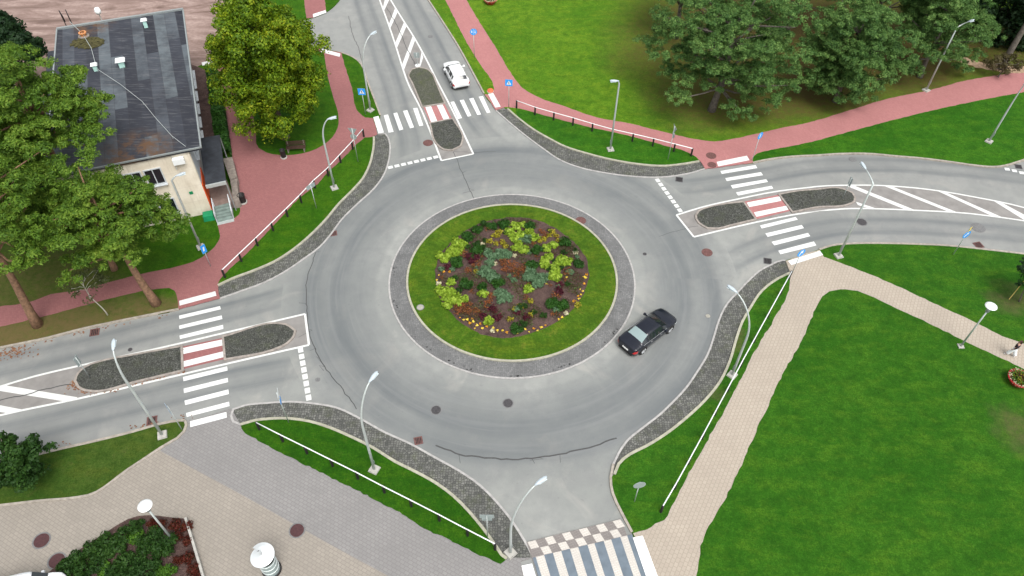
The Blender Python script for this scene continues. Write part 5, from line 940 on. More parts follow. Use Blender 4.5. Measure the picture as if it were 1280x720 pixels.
def tree(name, label, x, y, h, cz, rad, mat, bark, kind='pine', seed=1, lean=(0, 0), nclump=60, clump=(1.2, 1.2, .8), per=260, leaf=.2, trunk_r=.28, group=None, inner=1, low=0., branches=14, dens=1.9):
    r = np.random.default_rng(seed); rr = random.Random(seed)
    if kind == 'pine': clump = (clump[0]*.8, clump[1]*.8, clump[2]*.8); nclump = int(nclump*1.35); branches *= 2
    root = thing(name, label, 'tree', (x, y, .08), 0, group)
    top = Vector((lean[0], lean[1], cz+rad[2]*.55))
    def axis(t): return Vector((lean[0]*t**1.3+.15*math.sin(t*5+seed), lean[1]*t**1.3+.15*math.cos(t*4+seed)-.15, top.z*t))
    g = MB(); g.tube([axis(t/10)-Vector((0, 0, .2 if t == 0 else 0)) for t in range(11)], [trunk_r*(1.25 if t == 0 else 1)*(1-.82*t/10) for t in range(11)], 10); g.build('trunk', bark, root, True)
    # clump centres spread over the crown volume
    cen = []; tries = 0
    while len(cen) < nclump and tries < 9000:
        tries += 1; d = r.normal(0, 1, 3); d /= np.linalg.norm(d); q = (.45+.55*r.random()**.6) if inner else (.75+.25*r.random())
        if d[2] < -.55+low: continue
        bk = 1.8 if kind == 'pine' else 1; bumpy = 1+bk*(.14*math.sin(d[0]*5+seed)+.11*math.sin(d[1]*6+seed*2))
        p = np.array([lean[0], lean[1], cz])+d*np.array(rad)*q*bumpy
        if kind == 'cone': f = 1-(p[2]-(cz-rad[2]))/(2*rad[2]); p[:2] = np.array(lean)+(p[:2]-np.array(lean))*max(.12, f*1.3)
        if all(np.linalg.norm((p-c)/np.array(clump)) > .55 for c in cen): cen.append(p)
    # limbs
    g = MB()
    for k in range(min(branches, len(cen))):
        c = Vector(cen[int(k*len(cen)/branches)]); t = max(.25, min(.92, (c.z-rad[2]*.35)/top.z)); a = axis(t); m_ = a.lerp(c, .5)+Vector((rr.uniform(-.3, .3), rr.uniform(-.3, .3), rr.uniform(-.1, .4)))
        g.tube([a, a.lerp(m_, .5)+Vector((0, 0, .1)), m_, c], [trunk_r*.36, trunk_r*.27, trunk_r*.2, .03], 6)
    g.build('limb', bark, root, True)
    P_, N_ = [], []
    for i, c in enumerate(cen):
        s_ = r.uniform(.7, 1.25)
        if kind == 'pine':
            for q in range(9):      # tufted sub-clumps riding on each bough
                dd = r.normal(0, 1, 3); dd /= np.linalg.norm(dd); dd[2] = abs(dd[2])*.6-.1; cc = np.array(c)+dd*np.array(clump)*s_*r.uniform(.55, 1.15)
                rs = r.uniform(.22, .44); p, d = blob_pts(cc, (rs*1.1, rs*1.1, rs*.8), int(dens*per/7*rs/.33), r, .85, .75); d = d*.9+np.array([0, 0, .35])+dd*.3; P_.append(p); N_.append(d)
        else:
            for q in range(5):
                dd = r.normal(0, 1, 3); dd /= np.linalg.norm(dd); cc = np.array(c)+dd*np.array(clump)*s_*.5; p, d = blob_pts(cc, np.array(clump)*s_*.55, int(per*s_/5), r, .5, .5); P_.append(p); N_.append(d+dd*.5)
    if inner:
        p, d = blob_pts((lean[0], lean[1], cz), np.array(rad)*.62, int(per*nclump*(.05 if kind == 'pine' else .10)), r, .9, 0); P_.append(p); N_.append(d)
    P_ = np.concatenate(P_); N_ = np.concatenate(N_)
    if kind == 'pine': leaf = leaf*(.66 if dens > 1 else 1)
    leafmesh('crown', mat, P_, N_, leaf, root, aspect=.62 if kind != 'pine' else .38, seedv=seed, jitter=1.0 if kind == 'pine' else 1)
    return root
# left pines
T_ = D
tree('pine_tree', 'bright green pine with its dark trunk on the verge right beside the red path', *T_['O_trunk_a'], 13, 8.3, (3.5, 3.5, 3.2), M['needles_l'], M['bark_pine'], seed=3, lean=(-1.0, .1), nclump=60, clump=(1.25, 1.25, .85), per=330, leaf=.17, trunk_r=.33, group='pines at the left edge', branches=20)
tree('pine_tree', 'pine with a thick dark trunk on the verge at the far left edge', *T_['O_trunk_b'], 15, 10.5, (4.2, 4.6, 3.8), M['needles_l'], M['bark_pine'], seed=5, lean=(.6, .6), nclump=52, clump=(1.25, 1.25, .85), per=300, leaf=.18, trunk_r=.34, group='pines at the left edge', branches=16)
tree('pine_tree', 'large light green pine in front of the left side of the flat roof', -33.9, 4.4, 16, 11.4, (4.4, 4.6, 4.2), M['needles_l'], M['bark_pine'], seed=8, lean=(0, 0), nclump=76, clump=(1.25, 1.25, .85), per=330, leaf=.17, trunk_r=.33, group='pines at the left edge', branches=18)
tree('pine_tree', 'low darker pine between the red path and the light green pines, left edge', -37.6, 1.2, 10, 7, (4.2, 4.2, 4.2), M['needles_l'], M['bark_pine'], seed=11, nclump=56, clump=(1.2, 1.2, .9), per=300, leaf=.18, trunk_r=.25, group='pines at the left edge')
tree('pine_tree', 'smaller pine whose crown tip touches the lower windows of the cream wall', -31.3, .3, 9, 6.0, (3.3, 2.9, 3.0), M['needles_l'], M['bark_pine'], seed=12, nclump=38, clump=(1.2, 1.2, .85), per=290, leaf=.18, trunk_r=.25, group='pines at the left edge')
tree('dark_tree', 'very dark green tree at the top left corner beside the flat roof', *T_['K_sp'], 10, 6.0, (3.2, 3.2, 4.0), M['spruce'], M['bark'], 'cone', seed=14, nclump=60, clump=(.9, .9, .7), per=260, leaf=.16)
tree('broadleaf_tree', 'big dense yellow-green tree filling the island beside the bench', *(-21.5, 17.4), 12, 7.6, (4.5, 5.1, 7.0), M['linden'], M['bark'], 'round', seed=21, nclump=210, clump=(1.1, 1.1, 1.0), per=430, leaf=.125, trunk_r=.4, low=-.22)
# right pines
gp = 'pines on the upper right lawn'
tree('pine_tree', 'wide pine with a visible grey trunk standing nearest the east zebra', *T_['O_trunk_ne'], 12, 6.6, (6.3, 4.6, 5.3), M['needles_r'], M['bark'], seed=31, lean=(.7, .8), nclump=135, clump=(1.3, 1.3, .85), per=330, leaf=.16, trunk_r=.36, group=gp, branches=22, low=-.35)
tree('pine_tree', 'dense pine reaching down to the red path in the middle of the upper right trees', 31.8, 24.0, 11, 5.4, (4.9, 3.7, 5.2), M['needles_r'], M['bark'], seed=33, nclump=115, clump=(1.2, 1.2, .85), per=330, leaf=.16, group=gp, low=-.35)
tree('pine_tree', 'pine behind the street lamp by the red path, upper right', 42.0, 28.6, 11, 5.4, (4.2, 3.4, 4.8), M['needles_r'], M['bark'], seed=35, nclump=74, clump=(1.2, 1.2, .85), per=300, leaf=.17, group=gp, low=-.2)
tree('pine_tree', 'dark pine at the top edge behind the wide pine with the grey trunk', *T_['K_ne4'], 13, 7.5, (5, 4.5, 5), M['needles_r'], M['bark'], seed=37, nclump=70, clump=(1.3, 1.3, .9), per=260, leaf=.18, dens=1, group=gp)
tree('pine_tree', 'dark upper pine partly cut by the top edge, left end of the right trees', 17.5, 35.5, 11, 6.6, (3.3, 3.6, 4), M['needles_r'], M['bark'], seed=39, nclump=48, clump=(1.1, 1.1, .8), per=260, leaf=.17, group=gp)
tree('pine_tree', 'dark pine at the top edge behind the middle and lamp side pines', *T_['K_ne6'], 13, 7.5, (5, 4.5, 5), M['needles_r'], M['bark'], seed=41, nclump=70, clump=(1.3, 1.3, .9), per=260, leaf=.18, dens=1, group=gp)
tree('dark_tree', 'dark bushy tree at the top right corner above the sandy trail', 53.5, 35.5, 8, 3.6, (4.8, 3.6, 3.4), M['spruce'], M['bark'], 'round', seed=43, nclump=70, clump=(1.2, 1.2, .9), per=240, leaf=.2, low=-.4)
tree('dark_tree', 'dark tree touching the top edge between the right pines and corner tree', 47.5, 37.5, 8, 4.2, (4.2, 3.2, 3.6), M['oakish'], M['bark'], 'round', seed=45, nclump=60, clump=(1.2, 1.2, .9), per=240, leaf=.2, low=-.3)
tree('pine_tree', 'leaning grey pine trunk at the right edge above the sandy trail', 51.0, 30.3, 14, 12, (3, 3, 3), M['needles_r'], M['bark'], seed=47, lean=(2.2, 1.5), nclump=40, clump=(1.2, 1.2, .8), per=220, leaf=.18, trunk_r=.35)
tree('brown_bush', 'brownish bare bush in the shade at the right edge above the sandy trail', 50.2, 28.5, 2, 1.2, (1.9, 1.3, 1.2), mat_leaf('brown_leaves', [(.05, .045, .02), (.09, .075, .03), (.13, .11, .05)]), M['bark'], 'round', seed=49, nclump=26, clump=(.5, .5, .4), per=90, leaf=.09, trunk_r=.08)
tree('young_tree', 'thin sparse young tree with a pale stake on the west verge', *T_['O_sap_base'], 3.5, 3.6, (1.6, 1.2, .8), M['sparse'], simple('pale_stem', (.42, .40, .34), .7, .1), 'round', seed=51, nclump=20, clump=(.5, .5, .35), per=45, leaf=.09, trunk_r=.05, inner=0, branches=10)
tree('young_tree', 'dark young tree tied to a yellow stake at the right edge', 38.9, -1.8, 3, 2.2, (1.5, 1.4, 1.2), M['spruce'], M['bark'], 'round', seed=53, nclump=30, clump=(.45, .45, .35), per=110, leaf=.09, trunk_r=.06)
sx, sy = T_['O_sap_r']; g = MB(); g.tube([(0, 0, 0), (.35, .3, 1.9)], .035, 6); st = thing('tree_stake', 'yellow wooden stake leaning beside the young tree at the right edge', 'stake', (sx, sy, .1)); g.build('pole', simple('yellow_stake', (.50, .38, .12), .7, .15), st); g = MB(); g.tube([(.3, .25, 1.6), (.55, .4, 1.65)], .02, 5); g.build('tie', M['black'], st)
tree('small_round_tree', 'dark green small tree on the grass strip at the lower left edge', *T_['O_bush_w'], 4, 2.3, (1.95, 1.75, 1.75), M['oakish'], M['bark'], 'round', seed=55, nclump=66, clump=(.5, .5, .38), per=150, leaf=.11, trunk_r=.09, low=-.3)
# clipped hedge beside the building
hp = [Vector(p) for p in D['B_hedge0']]; r = np.random.default_rng(61); P_, N_ = [], []
for _ in range(11000):
    u, v, w_ = r.random(3); f = r.integers(0, 4)
    if f == 0: w_ = 1
    elif f == 1: u = 1
    elif f == 2: u = 0
    else: w_ = 1
    a = hp[0].lerp(hp[1], u); b = hp[3].lerp(hp[2], u); p = a.lerp(b, v); P_.append((p.x-hp[3].x, p.y-hp[3].y, .1+1.15*w_+.22*math.sin(v*37)*w_+r.normal(0, .06))); N_.append((u-.5, 0, .6+w_*.4))
root = thing('hedge', 'dark green hedge between the building side and the red path', 'hedge', (hp[3].x, hp[3].y, .08)); leafmesh('foliage', M['shrub'], P_, N_, .11, root, seedv=3)
g = MB()
for k in range(14): v = (k+.5)/14; p = hp[0].lerp(hp[1], .5).lerp(hp[3].lerp(hp[2], .5), v)-hp[3]; g.tube([(p.x, p.y, 0), (p.x+.1, p.y, .9)], .03, 5)
g.build('stem', M['bark'], root)

# small plants: template meshes, then copies
def plant_template(kind, seed):
    r = np.random.default_rng(seed); rad, n, leaf, mat, asp = PK[kind]
    ps, ds = [], []
    for q in range(7):
        a = q*.9+r.random(); rr_ = rad*(.0 if q == 0 else r.uniform(.35, .75)); rs = rad*r.uniform(.35, .58) if q else rad*.6
        p, d = blob_pts((rr_*math.cos(a), rr_*math.sin(a), rs*.8), (rs, rs, rs*.85), n//7+1, r, .6, .8); ps.append(p); ds.append(d)
    p = np.concatenate(ps)[:n]; d = np.concatenate(ds)[:n]; p[:, 2] = np.abs(p[:, 2])
    k = r.random(n) < PK_HOLES.get(kind, 1); o = leafmesh(kind, mat, p[k], d[k], leaf, seedv=seed, aspect=asp); me = o.data; bpy.data.objects.remove(o); return me
PK = {
 'bush': (.52, 720, .085, M['shrub'], .45),
 'lime': (.42, 170, .13, mat_leaf('lime_leaves', [(.11, .20, .012), (.25, .38, .03), (.44, .56, .09)], scale=3), .7),
 'silver': (.50, 420, .10, mat_leaf('silver_leaves', [(.055, .12, .05), (.12, .22, .11), (.22, .34, .20)], scale=3), .3),
 'maroon': (.40, 150, .07, mat_leaf('maroon_leaves', [(.035, .006, .012), (.075, .012, .022), (.13, .02, .035)], scale=3), .7),
 'rust': (.42, 110, .06, mat_leaf('rust_leaves', [(.08, .06, .02), (.20, .07, .02), (.32, .10, .035), (.10, .12, .03)], scale=3), .6),
 'gold': (.30, 90, .075, mat_leaf('gold_leaves', [(.10, .13, .015), (.26, .24, .02), (.42, .36, .03), (.12, .17, .03)], scale=3), .7),
 'white': (.22, 130, .05, mat_leaf('cream_flowers', [(.35, .38, .20), (.62, .58, .38), (.75, .70, .55)], scale=3), .9),
 'yellow_flower': (.10, 26, .045, mat_leaf('yellow_petals', [(.70, .42, .02), (.80, .62, .06), (.75, .70, .25)], scale=5, trans=.1), .9),
 'orange_flower': (.10, 26, .045, mat_leaf('orange_petals', [(.45, .16, .01), (.70, .34, .03), (.80, .50, .06)], scale=5, trans=.1), .9),
 'red_shrub': (.45, 420, .06, mat_leaf('red_shrub_leaves', [(.02, .035, .008), (.05, .015, .007), (.12, .016, .010), (.02, .05, .01)], scale=2), .6),
 'green_shrub': (.55, 700, .07, M['oakish'], .6),
 'light_shrub': (.45, 480, .07, mat_leaf('light_shrub_leaves', [(.03, .09, .01), (.06, .15, .015), (.12, .24, .02)], scale=2), .6)}
PK_HOLES = {'rust': .7, 'gold': .8}
TEM = {k: [plant_template(k, 70+i+9*j) for i in range(3)] for j, k in enumerate(PK)}
NAMES = {'bush': ('round_bush', 'round dark green bush', 'bush', 'dark green bushes in the round flower bed'), 'lime': ('lime_hosta', 'lime green leafy clump', 'plant', 'lime green clumps in the round flower bed'),
 'silver': ('silver_plant', 'silvery blue-green clump', 'plant', 'silvery clumps in the round flower bed'), 'maroon': ('maroon_plant', 'dark maroon leafy plant', 'plant', 'maroon plants in the round flower bed'),
 'rust': ('rust_plant', 'rust brown airy plant', 'plant', 'rusty plants in the round flower bed'), 'gold': ('golden_plant', 'golden yellow plant', 'plant', 'golden plants in the round flower bed'),
 'white': ('cream_flower', 'cream white flowering plant', 'plant', 'cream white plants in the round flower bed')}
def put_plant(kind, x, y, z, s, label, name, cat, group, i, top=None):
    o = bpy.data.objects.new(name, TEM[kind][i % 3]); COL.objects.link(o); o.location = (x, y, z); o.rotation_euler = (0, 0, i*2.399); o.scale = (s, s, s*(top or 1)); return tag(o, label, cat, group)
ORD = ['first', 'second', 'third', 'fourth', 'fifth', 'sixth', 'seventh', 'eighth', 'ninth', 'tenth', 'eleventh', 'twelfth', 'thirteenth', 'fourteenth']
def sector(x, y):
    a = math.degrees(math.atan2(y-cy, x-cx)) % 360; rr = math.hypot(x-cx, y-cy)
    if rr < 2.0: return 'middle of the flower bed'
    return ['right side', 'upper right side', 'far rim', 'upper left side', 'left side', 'lower left side', 'near rim', 'lower right side'][int((a+22.5)//45) % 8]+' of the flower bed'
def labelled(desc, pts):
    secs = {}
    for p in pts: secs.setdefault(sector(*p), []).append(p)
    for s_, ps in secs.items():
        ps.sort()
        for k, p in enumerate(ps): yield p, (f'{desc}, {s_}' if len(ps) == 1 else f'{ORD[k]} {desc} from left, {s_}')
for kind, pts in D['flowers'].items():
    nm, desc, cat, grp = NAMES[kind]
    for i, (p, lab) in enumerate(labelled(desc, pts)):
        rad_ = math.hypot(p[0]-cx, p[1]-cy); z = .30-.09*min(1, rad_/5.5)
        put_plant(kind, p[0], p[1], z, random.uniform(.85, 1.12)*{'bush': 1.05}.get(kind, 1), lab, nm, cat, grp, i)
RF = list(D['rimfl'])
for col, pts in (('yellow', [p for i, p in enumerate(RF) if i % 3]), ('orange', [p for i, p in enumerate(RF) if not i % 3])):
    for i, (p, lab) in enumerate(labelled('tiny '+col+' rim flower', pts)):
        put_plant(col+'_flower', p[0], p[1], .24, random.uniform(.6, 1.25), lab, 'small_flower', 'flower', 'tiny '+col+' flowers along the round bed rim', i)
rs_ = random.Random(12); HERB = []
while len(HERB) < 64:
    k_ = rs_.randrange(len(mp)); q = math.sqrt(rs_.random())*.93; p = (cx+(mp[k_][0]-cx)*q, cy+(mp[k_][1]-cy)*q)
    if all(math.dist(p, h) > .5 for h in HERB): HERB.append(p)
for kind, col, pts in (('green_shrub', 'small green herb tuft', HERB[:26]), ('rust', 'low russet tuft', HERB[26:46]), ('silver', 'small grey-green tuft', HERB[46:])):
    for i, (p, lab) in enumerate(labelled(col, pts)): put_plant(kind, p[0], p[1], .27, rs_.uniform(.4, .7), lab, 'herb_tuft', 'plant', 'small tufts between the bigger bed plants', i)
# tiny seedlings and ground cover of the bed: uncountable
r = np.random.default_rng(5); P_ = []
while len(P_) < 16000:
    a, q = r.random()*6.283, math.sqrt(r.random()); k_ = int(a/6.283*len(mp)) % len(mp); x = cx+(mp[k_][0]-cx)*q*.95; y = cy+(mp[k_][1]-cy)*q*.95
    if math.sin(x*1.7)+math.cos(y*1.9+1)+.6*math.sin(x*4.1+y*3.3) > .2: P_.append((x+r.normal(0, .12), y+r.normal(0, .12), .30-.09*q+.14*r.random()**2))
o = leafmesh('ground_cover', mat_leaf('seedling_leaves', [(.02, .05, .012), (.10, .04, .025), (.045, .09, .02), (.07, .02, .018), (.08, .13, .03), (.14, .15, .03)], scale=1), P_, [(0, 0, 1)]*len(P_), .06, seedv=9); struct(o, kind='stuff')

# hedge bed, lower left
struct(MB().prism(curve(D['planter_bed'], True, .5), -.02, .12).build('bed_and_shade_strip', M['mulch']))
g = MB(); pw = [(x+.04, y) for x, y in D['planter_wall']]; strip(g, pw, -.07, .07, 0, .42); o = g.build('low_wall', M['conc']); tag(o, 'low pale wall edging the right side of the hedge bed', 'low wall')
HB = D['hedgebed']
for i, (kind, x, y, lab) in enumerate(HB):
    nm = {'green_shrub': 'green_shrub', 'red_shrub': 'red_leaved_shrub', 'light_shrub': 'light_green_shrub'}[kind]
    put_plant(kind, x, y, .1, (.8 if kind == 'red_shrub' else 1.0)+.22*random.random(), lab, nm, 'shrub', 'shrubs filling the hedge bed', i, 1.1)
# flower tubs
def tub(p, label, s=1.0):
    r = thing('flower_tub', label, 'flower tub', (*p, .1)); g = MB(); g.lathe([(.42*s, 0), (.62*s, .30*s), (.70*s, .42*s), (.72*s, .46*s), (.64*s, .46*s), (.6*s, .34*s), (.001, .34*s)], n=32)
    g.build('tub', simple('red_glaze', (.34, .018, .022), .35, .15), r, True)
    rg = np.random.default_rng(int(s*100)); 
    for nm, mk, n, z, rad, lf in (('foliage', 'light_shrub', 500, .50, .52, .08), ('pale_foliage', 'white', 220, .48, .66, .07), ('flowers', 'gold', 140, .62, .45, .05), ('dark_foliage', 'maroon', 180, .52, .35, .07)):
        a = rg.random(n)*6.283; q = np.sqrt(rg.random(n))*rad*s if nm != 'pale_foliage' else (.85+.2*rg.random(n))*rad*s
        P_ = np.stack([q*np.cos(a), q*np.sin(a), z*s+rg.normal(0, .09, n)], 1); leafmesh(nm, PK[mk][3], P_, [(0, 0, 1)]*n, lf, r, seedv=3, jitter=1.4)
tub(D['O_pot_r'], 'red flower tub with pale trailing plants on the lawn at the right edge', 1.15); tub(D['O_pot_n'], 'red and yellow flower tub on the lawn at the top edge', 1.1)

# ------------------------------------------------------------ cars
def smooth1(a, n=1):
    a = np.array(a, float)
    for _ in range(n): b = a.copy(); b[1:-1] = .25*a[:-2]+.5*a[1:-1]+.25*a[2:]; a = b
    return a
def car(name, label, x, y, heading, keys, gs, paint, trim=False, wheels=(.95, 3.8), glass=None, rear_reflection=None, parts=True):
    """keys: x, half width at shoulder, z shoulder, half width top, z top ; gs: dict of glass x ranges"""
    K = np.array(keys, float); L_ = K[-1, 0]; xs = np.unique(np.round(np.concatenate([np.linspace(0, L_, 110), K[:, 0]]), 4)); V = [np.interp(xs, K[:, 0], K[:, j]) for j in range(1, 5)]
    V = [smooth1(v, 3) for v in V]; W_, ZS, HT, ZT = V; n = len(xs); grid = []
    for i in range(n):
        w_, zs, ht, zt = W_[i], ZS[i], HT[i], ZT[i]; g_ = max(0, zt-zs-.12); gh = min(1, g_/.3)
        lowz = .20+.10*max(0, 1-min(xs[i], L_-xs[i])/.5); p5 = (w_-.05-.02*gh, zs+.035); p7 = (ht, zt); p6 = (p5[0]+(p7[0]-p5[0])*.86, p5[1]+(p7[1]-p5[1])*.86)
        sec = [(0, lowz), (w_*.82, lowz), (w_*.96, lowz+.08), (w_*1.0, (lowz+zs)/2+.02), (w_*.985, zs-.07), (w_*.965, zs), p5, p6, p7, (ht*.72, zt+.028), (ht*.38, zt+.042), (0, zt+.046)]
        grid.append(sec)
    m = len(grid[0]); root = thing(name, label, 'car', (x, y, 0), heading)
    verts = [(xs[i]-L_/2, s*p[0], p[1]) for s in (1, -1) for i in range(n) for p in grid[i]]
    def fid(s, i, j): b = s*n*m; q = (b+i*m+j, b+(i+1)*m+j, b+(i+1)*m+j+1, b+i*m+j+1); return q if s == 0 else q[::-1]
    body, gl = [], {'windscreen': [], 'rear_window': [], 'side_window': [], 'side_window ': []}
    for s in (0, 1):
        for i in range(n-1):
            xm = (xs[i]+xs[i+1])/2
            for j in range(m-1):
                f = fid(s, i, j); k = None
                if j == 6 and gs['side'][0] < xm < gs['side'][1] and not any(abs(xm-b_) < .05 for b_ in gs['pillars']): k = 'side_window' if s == 0 else 'side_window '
                if j >= 8 and gs['front'][0] < xm < gs['front'][1]: k = 'windscreen'
                if j >= 8 and gs['rear'][0] < xm < gs['rear'][1]: k = 'rear_window'
                (gl[k] if k else body).append(f)
        b = s*n*m
    for i in (0, n-1):
        loopv = [i*m+j for j in range(m)]+[n*m+i*m+j for j in range(m-1, -1, -1)]; body.append(tuple(loopv if i else loopv[::-1]))
    def sub(faces, nm, mt, sm=True):
        used = sorted({v for f in faces for v in f}); mp_ = {v: q for q, v in enumerate(used)}; g = MB(); g.add([verts[v] for v in used], [tuple(mp_[v] for v in f) for f in faces])
        o = g.build(nm.strip(), mt, root, sm); bm = bmesh.new(); bm.from_mesh(o.data); bmesh.ops.remove_doubles(bm, verts=bm.verts, dist=.0005); bmesh.ops.recalc_face_normals(bm, faces=bm.faces); bm.to_mesh(o.data); bm.free(); return o
    bo = sub(body, 'body', paint)
    for k, f in gl.items():
        if f: sub(f, k, (rear_reflection if (k == 'rear_window' and rear_reflection) else glass) or M['carglass'])
    R_ = .33
    for wx in wheels:
        for s in (1, -1):
            X = wx-L_/2; wy = np.interp(wx, xs, W_)*s; Mx = Matrix.Rotation(-s*math.pi/2, 4, 'X')
            g = MB(); g.lathe([(.40, -.02), (.40, .006), (.30, .008)], (X, wy*.995, R_+.01), 28, M=Mx); g.build('wheel_arch', M['black'], root)
            wr = bpy.data.objects.new('wheel', None); COL.objects.link(wr); wr.parent = root; wr.location = (X, wy, R_)
            g = MB(); g.lathe([(.22, -.2), (R_-.01, -.2), (R_, -.17), (R_, -.02), (R_-.02, .02), (.235, .024)], n=30, M=Mx); g.build('tyre', M['tyre'], wr, True)
            g = MB(); g.lathe([(.24, .01), (.225, .022), (.20, .0), (.19, -.06), (.001, -.06)], n=30, M=Mx)
            for k in range(6): a = k*math.pi/3; g.box((0, 0, 0), (0, 0, 0)) if False else g.tube([Mx @ Vector((.03*math.cos(a), .03*math.sin(a), .02)), Mx @ Vector((.215*math.cos(a), .215*math.sin(a), .015))], [.035, .028], 5)
            g.build('rim', M['alloy'], wr, False)
    for s in (1, -1):   # lamps, mirrors, handles, seams
        def patch(x0, x1, z0, z1, nm, mt, out=.012):
            g = MB(); vs = []
            for t in range(7):
                X = x0+(x1-x0)*t/6; w_ = np.interp(X, xs, W_); zs = np.interp(X, xs, ZS)
                for zz in (z0, (z0+z1)/2, z1): vs.append((X-L_/2+(-out if x0 < 1 else out), s*(w_+out)*(1 if zz < zs-.04 else .975), min(zz, zs+.015)))
            g.add(vs, [(a*3+b, a*3+b+1, a*3+b+4, a*3+b+3) for a in range(6) for b in range(2)]); return g.build(nm, mt, root, True)
        patch(.0, .34, .60, .86, 'taillight', M['tail']); patch(L_-.55, L_-.10, .52, .70, 'headlight', M['headl'])
        mx_ = gs['front'][1]-.42-L_/2; mw = np.interp(gs['front'][1]-.42, xs, W_); g = MB(); g.box((mx_, s*(mw+.12), 1.02), (.17, .2, .14), taper=.8); g.box((mx_+.02, s*(mw-.01), .98), (.08, .14, .05)); g.build('mirror', paint, root)
        for dxx in gs['handles']: g = MB(); X = dxx; g.box((X-L_/2, s*(np.interp(X, xs, W_)+.008), .80), (.18, .03, .03)); g.build('door_handle', paint if not trim else M['alloy'], root)
        if trim:
            g = MB(); pts = []
            for X in np.linspace(gs['side'][0]-.1, gs['side'][1]+.05, 14): pts.append((X-L_/2, s*(np.interp(X, xs, W_)*.965+.004), np.interp(X, xs, ZS)+.02))
            g.tube(pts, .017, 5); g.build('chrome_trim', M['alloy'], root)
    g = MB(); g.box((-L_/2-.022, 0, gs['plate']), (.03, .52, .12)); g.build('number_plate', M['plate'], root)
    g = MB(); g.box((-L_/2-.01, 0, .34), (.05, 1.25, .12)); g.build('lower_bumper', M['black'], root)
    g = MB(); g.box((L_/2-.015, 0, .48), (.06, .9, .14)); g.build('grille', M['black'], root)
    g = MB(); g.box((gs['front'][1]-L_/2-.02, 0, np.interp(gs['front'][1], xs, ZT)+.05), (.06, 1.15, .012)); g.build('wiper', M['black'], root)
    return root
M['paint_black'] = NT('navy_black_paint').done((.003, .005, .012), .3, Coat_Weight=.6, Coat_Roughness=.05)
M['paint_white'] = NT('white_car_paint').done((.74, .76, .77), .35, Coat_Weight=.8, Coat_Roughness=.06)
M['carglass'] = NT('car_glass').done((.012, .016, .018), .05, Specular_IOR_Level=.8)
M['rearglass'] = NT('glass_painted_reflection').done((.22, .29, .29), .12, Specular_IOR_Level=.8)  # rear window: pale reflection painted into the base colour
M['tyre'] = simple('tyre_rubber', (.02, .02, .02), .85, .1); M['alloy'] = NT('alloy').done((.62, .63, .64), .25, Metallic=.8)
M['tail'] = NT('tail_lamp').done((.42, .012, .015), .2, Coat_Weight=.8); M['headl'] = NT('headlamp').done((.55, .58, .6), .1, Coat_Weight=1.0); M['plate'] = simple('plate_white', (.72, .72, .70), .5, .03)
sedan = [(0, .66, .56, .50, .60), (.06, .82, .86, .62, .90), (.20, .88, .92, .66, .97), (.62, .91, .95, .68, 1.03), (.80, .915, .955, .68, 1.05), (1.60, .92, .95, .58, 1.38), (2.0, .925, .945, .585, 1.425), (2.5, .925, .94, .59, 1.43), (2.85, .92, .935, .585, 1.395), (3.55, .915, .92, .70, 1.02), (3.7, .91, .90, .70, .97), (4.2, .89, .84, .66, .90), (4.62, .82, .72, .60, .79), (4.83, .66, .58, .50, .62), (4.90, .5, .46, .42, .48)]
gsed = dict(side=(1.0, 3.35), front=(2.95, 3.52), rear=(.88, 1.52), pillars=(1.35, 2.2), handles=(1.75, 2.75), plate=.62)
a = Vector((*D['car_b'][0], 0)); b = Vector((*D['car_b'][1], 0)); dr = (b-a).normalized(); mid = (a+b)/2+Vector((-dr.y, dr.x, 0))*.86
hd = math.atan2(dr.y, dr.x); wb = (b-a).length
mid2 = mid-dr*((.98+.98+wb)/2-2.45)
car('sedan_car', 'black sedan driving round the ring right of the flower island', mid2.x, mid2.y, hd, sedan, gsed, M['paint_black'], True, (.98, .98+wb), rear_reflection=M['rearglass'])
hatch = [(0, .70, .62, .58, .66), (.06, .84, .88, .64, .94), (.16, .88, .94, .65, 1.03), (.55, .89, .955, .60, 1.36), (.75, .90, .955, .59, 1.43), (1.5, .91, .95, .60, 1.475), (2.1, .91, .94, .60, 1.47), (2.45, .905, .935, .59, 1.43), (3.10, .90, .93, .68, 1.06), (3.25, .895, .92, .68, 1.01), (3.75, .87, .86, .64, .94), (4.1, .80, .74, .58, .82), (4.27, .66, .58, .48, .64), (4.33, .5, .45, .4, .48)]
ghat = dict(side=(.62, 3.0), front=(2.52, 3.06), rear=(.2, .52), pillars=(.98, 1.85), handles=(1.4, 2.4), plate=.74)
cw = D['car_wc']; car('hatchback_car', 'white hatchback driving away in the right lane of the north road', cw[0], cw[1], cw[2], hatch, ghat, M['paint_white'], False, (.78, 3.42))
# van corner, lower left
van = [(0, .88, .9, .80, 1.5), (.08, .95, 1.1, .86, 1.85), (.3, .97, 1.15, .87, 1.93), (3.2, .98, 1.15, .87, 1.95), (3.55, .98, 1.14, .86, 1.90), (4.3, .96, 1.10, .84, 1.16), (4.8, .90, .92, .72, .96), (4.98, .7, .6, .6, .64), (5.05, .5, .45, .45, .48)]
gvan = dict(side=(2.6, 4.0), front=(3.6, 4.22), rear=(.1, .11), pillars=(3.0,), handles=(2.5, 3.3), plate=.8)
cv = D['van']; car('parked_van', 'white van showing only its roof corner at the lower left edge', cv[0], cv[1], cv[2], van, gvan, M['paint_white'], False, (.9, 3.9))

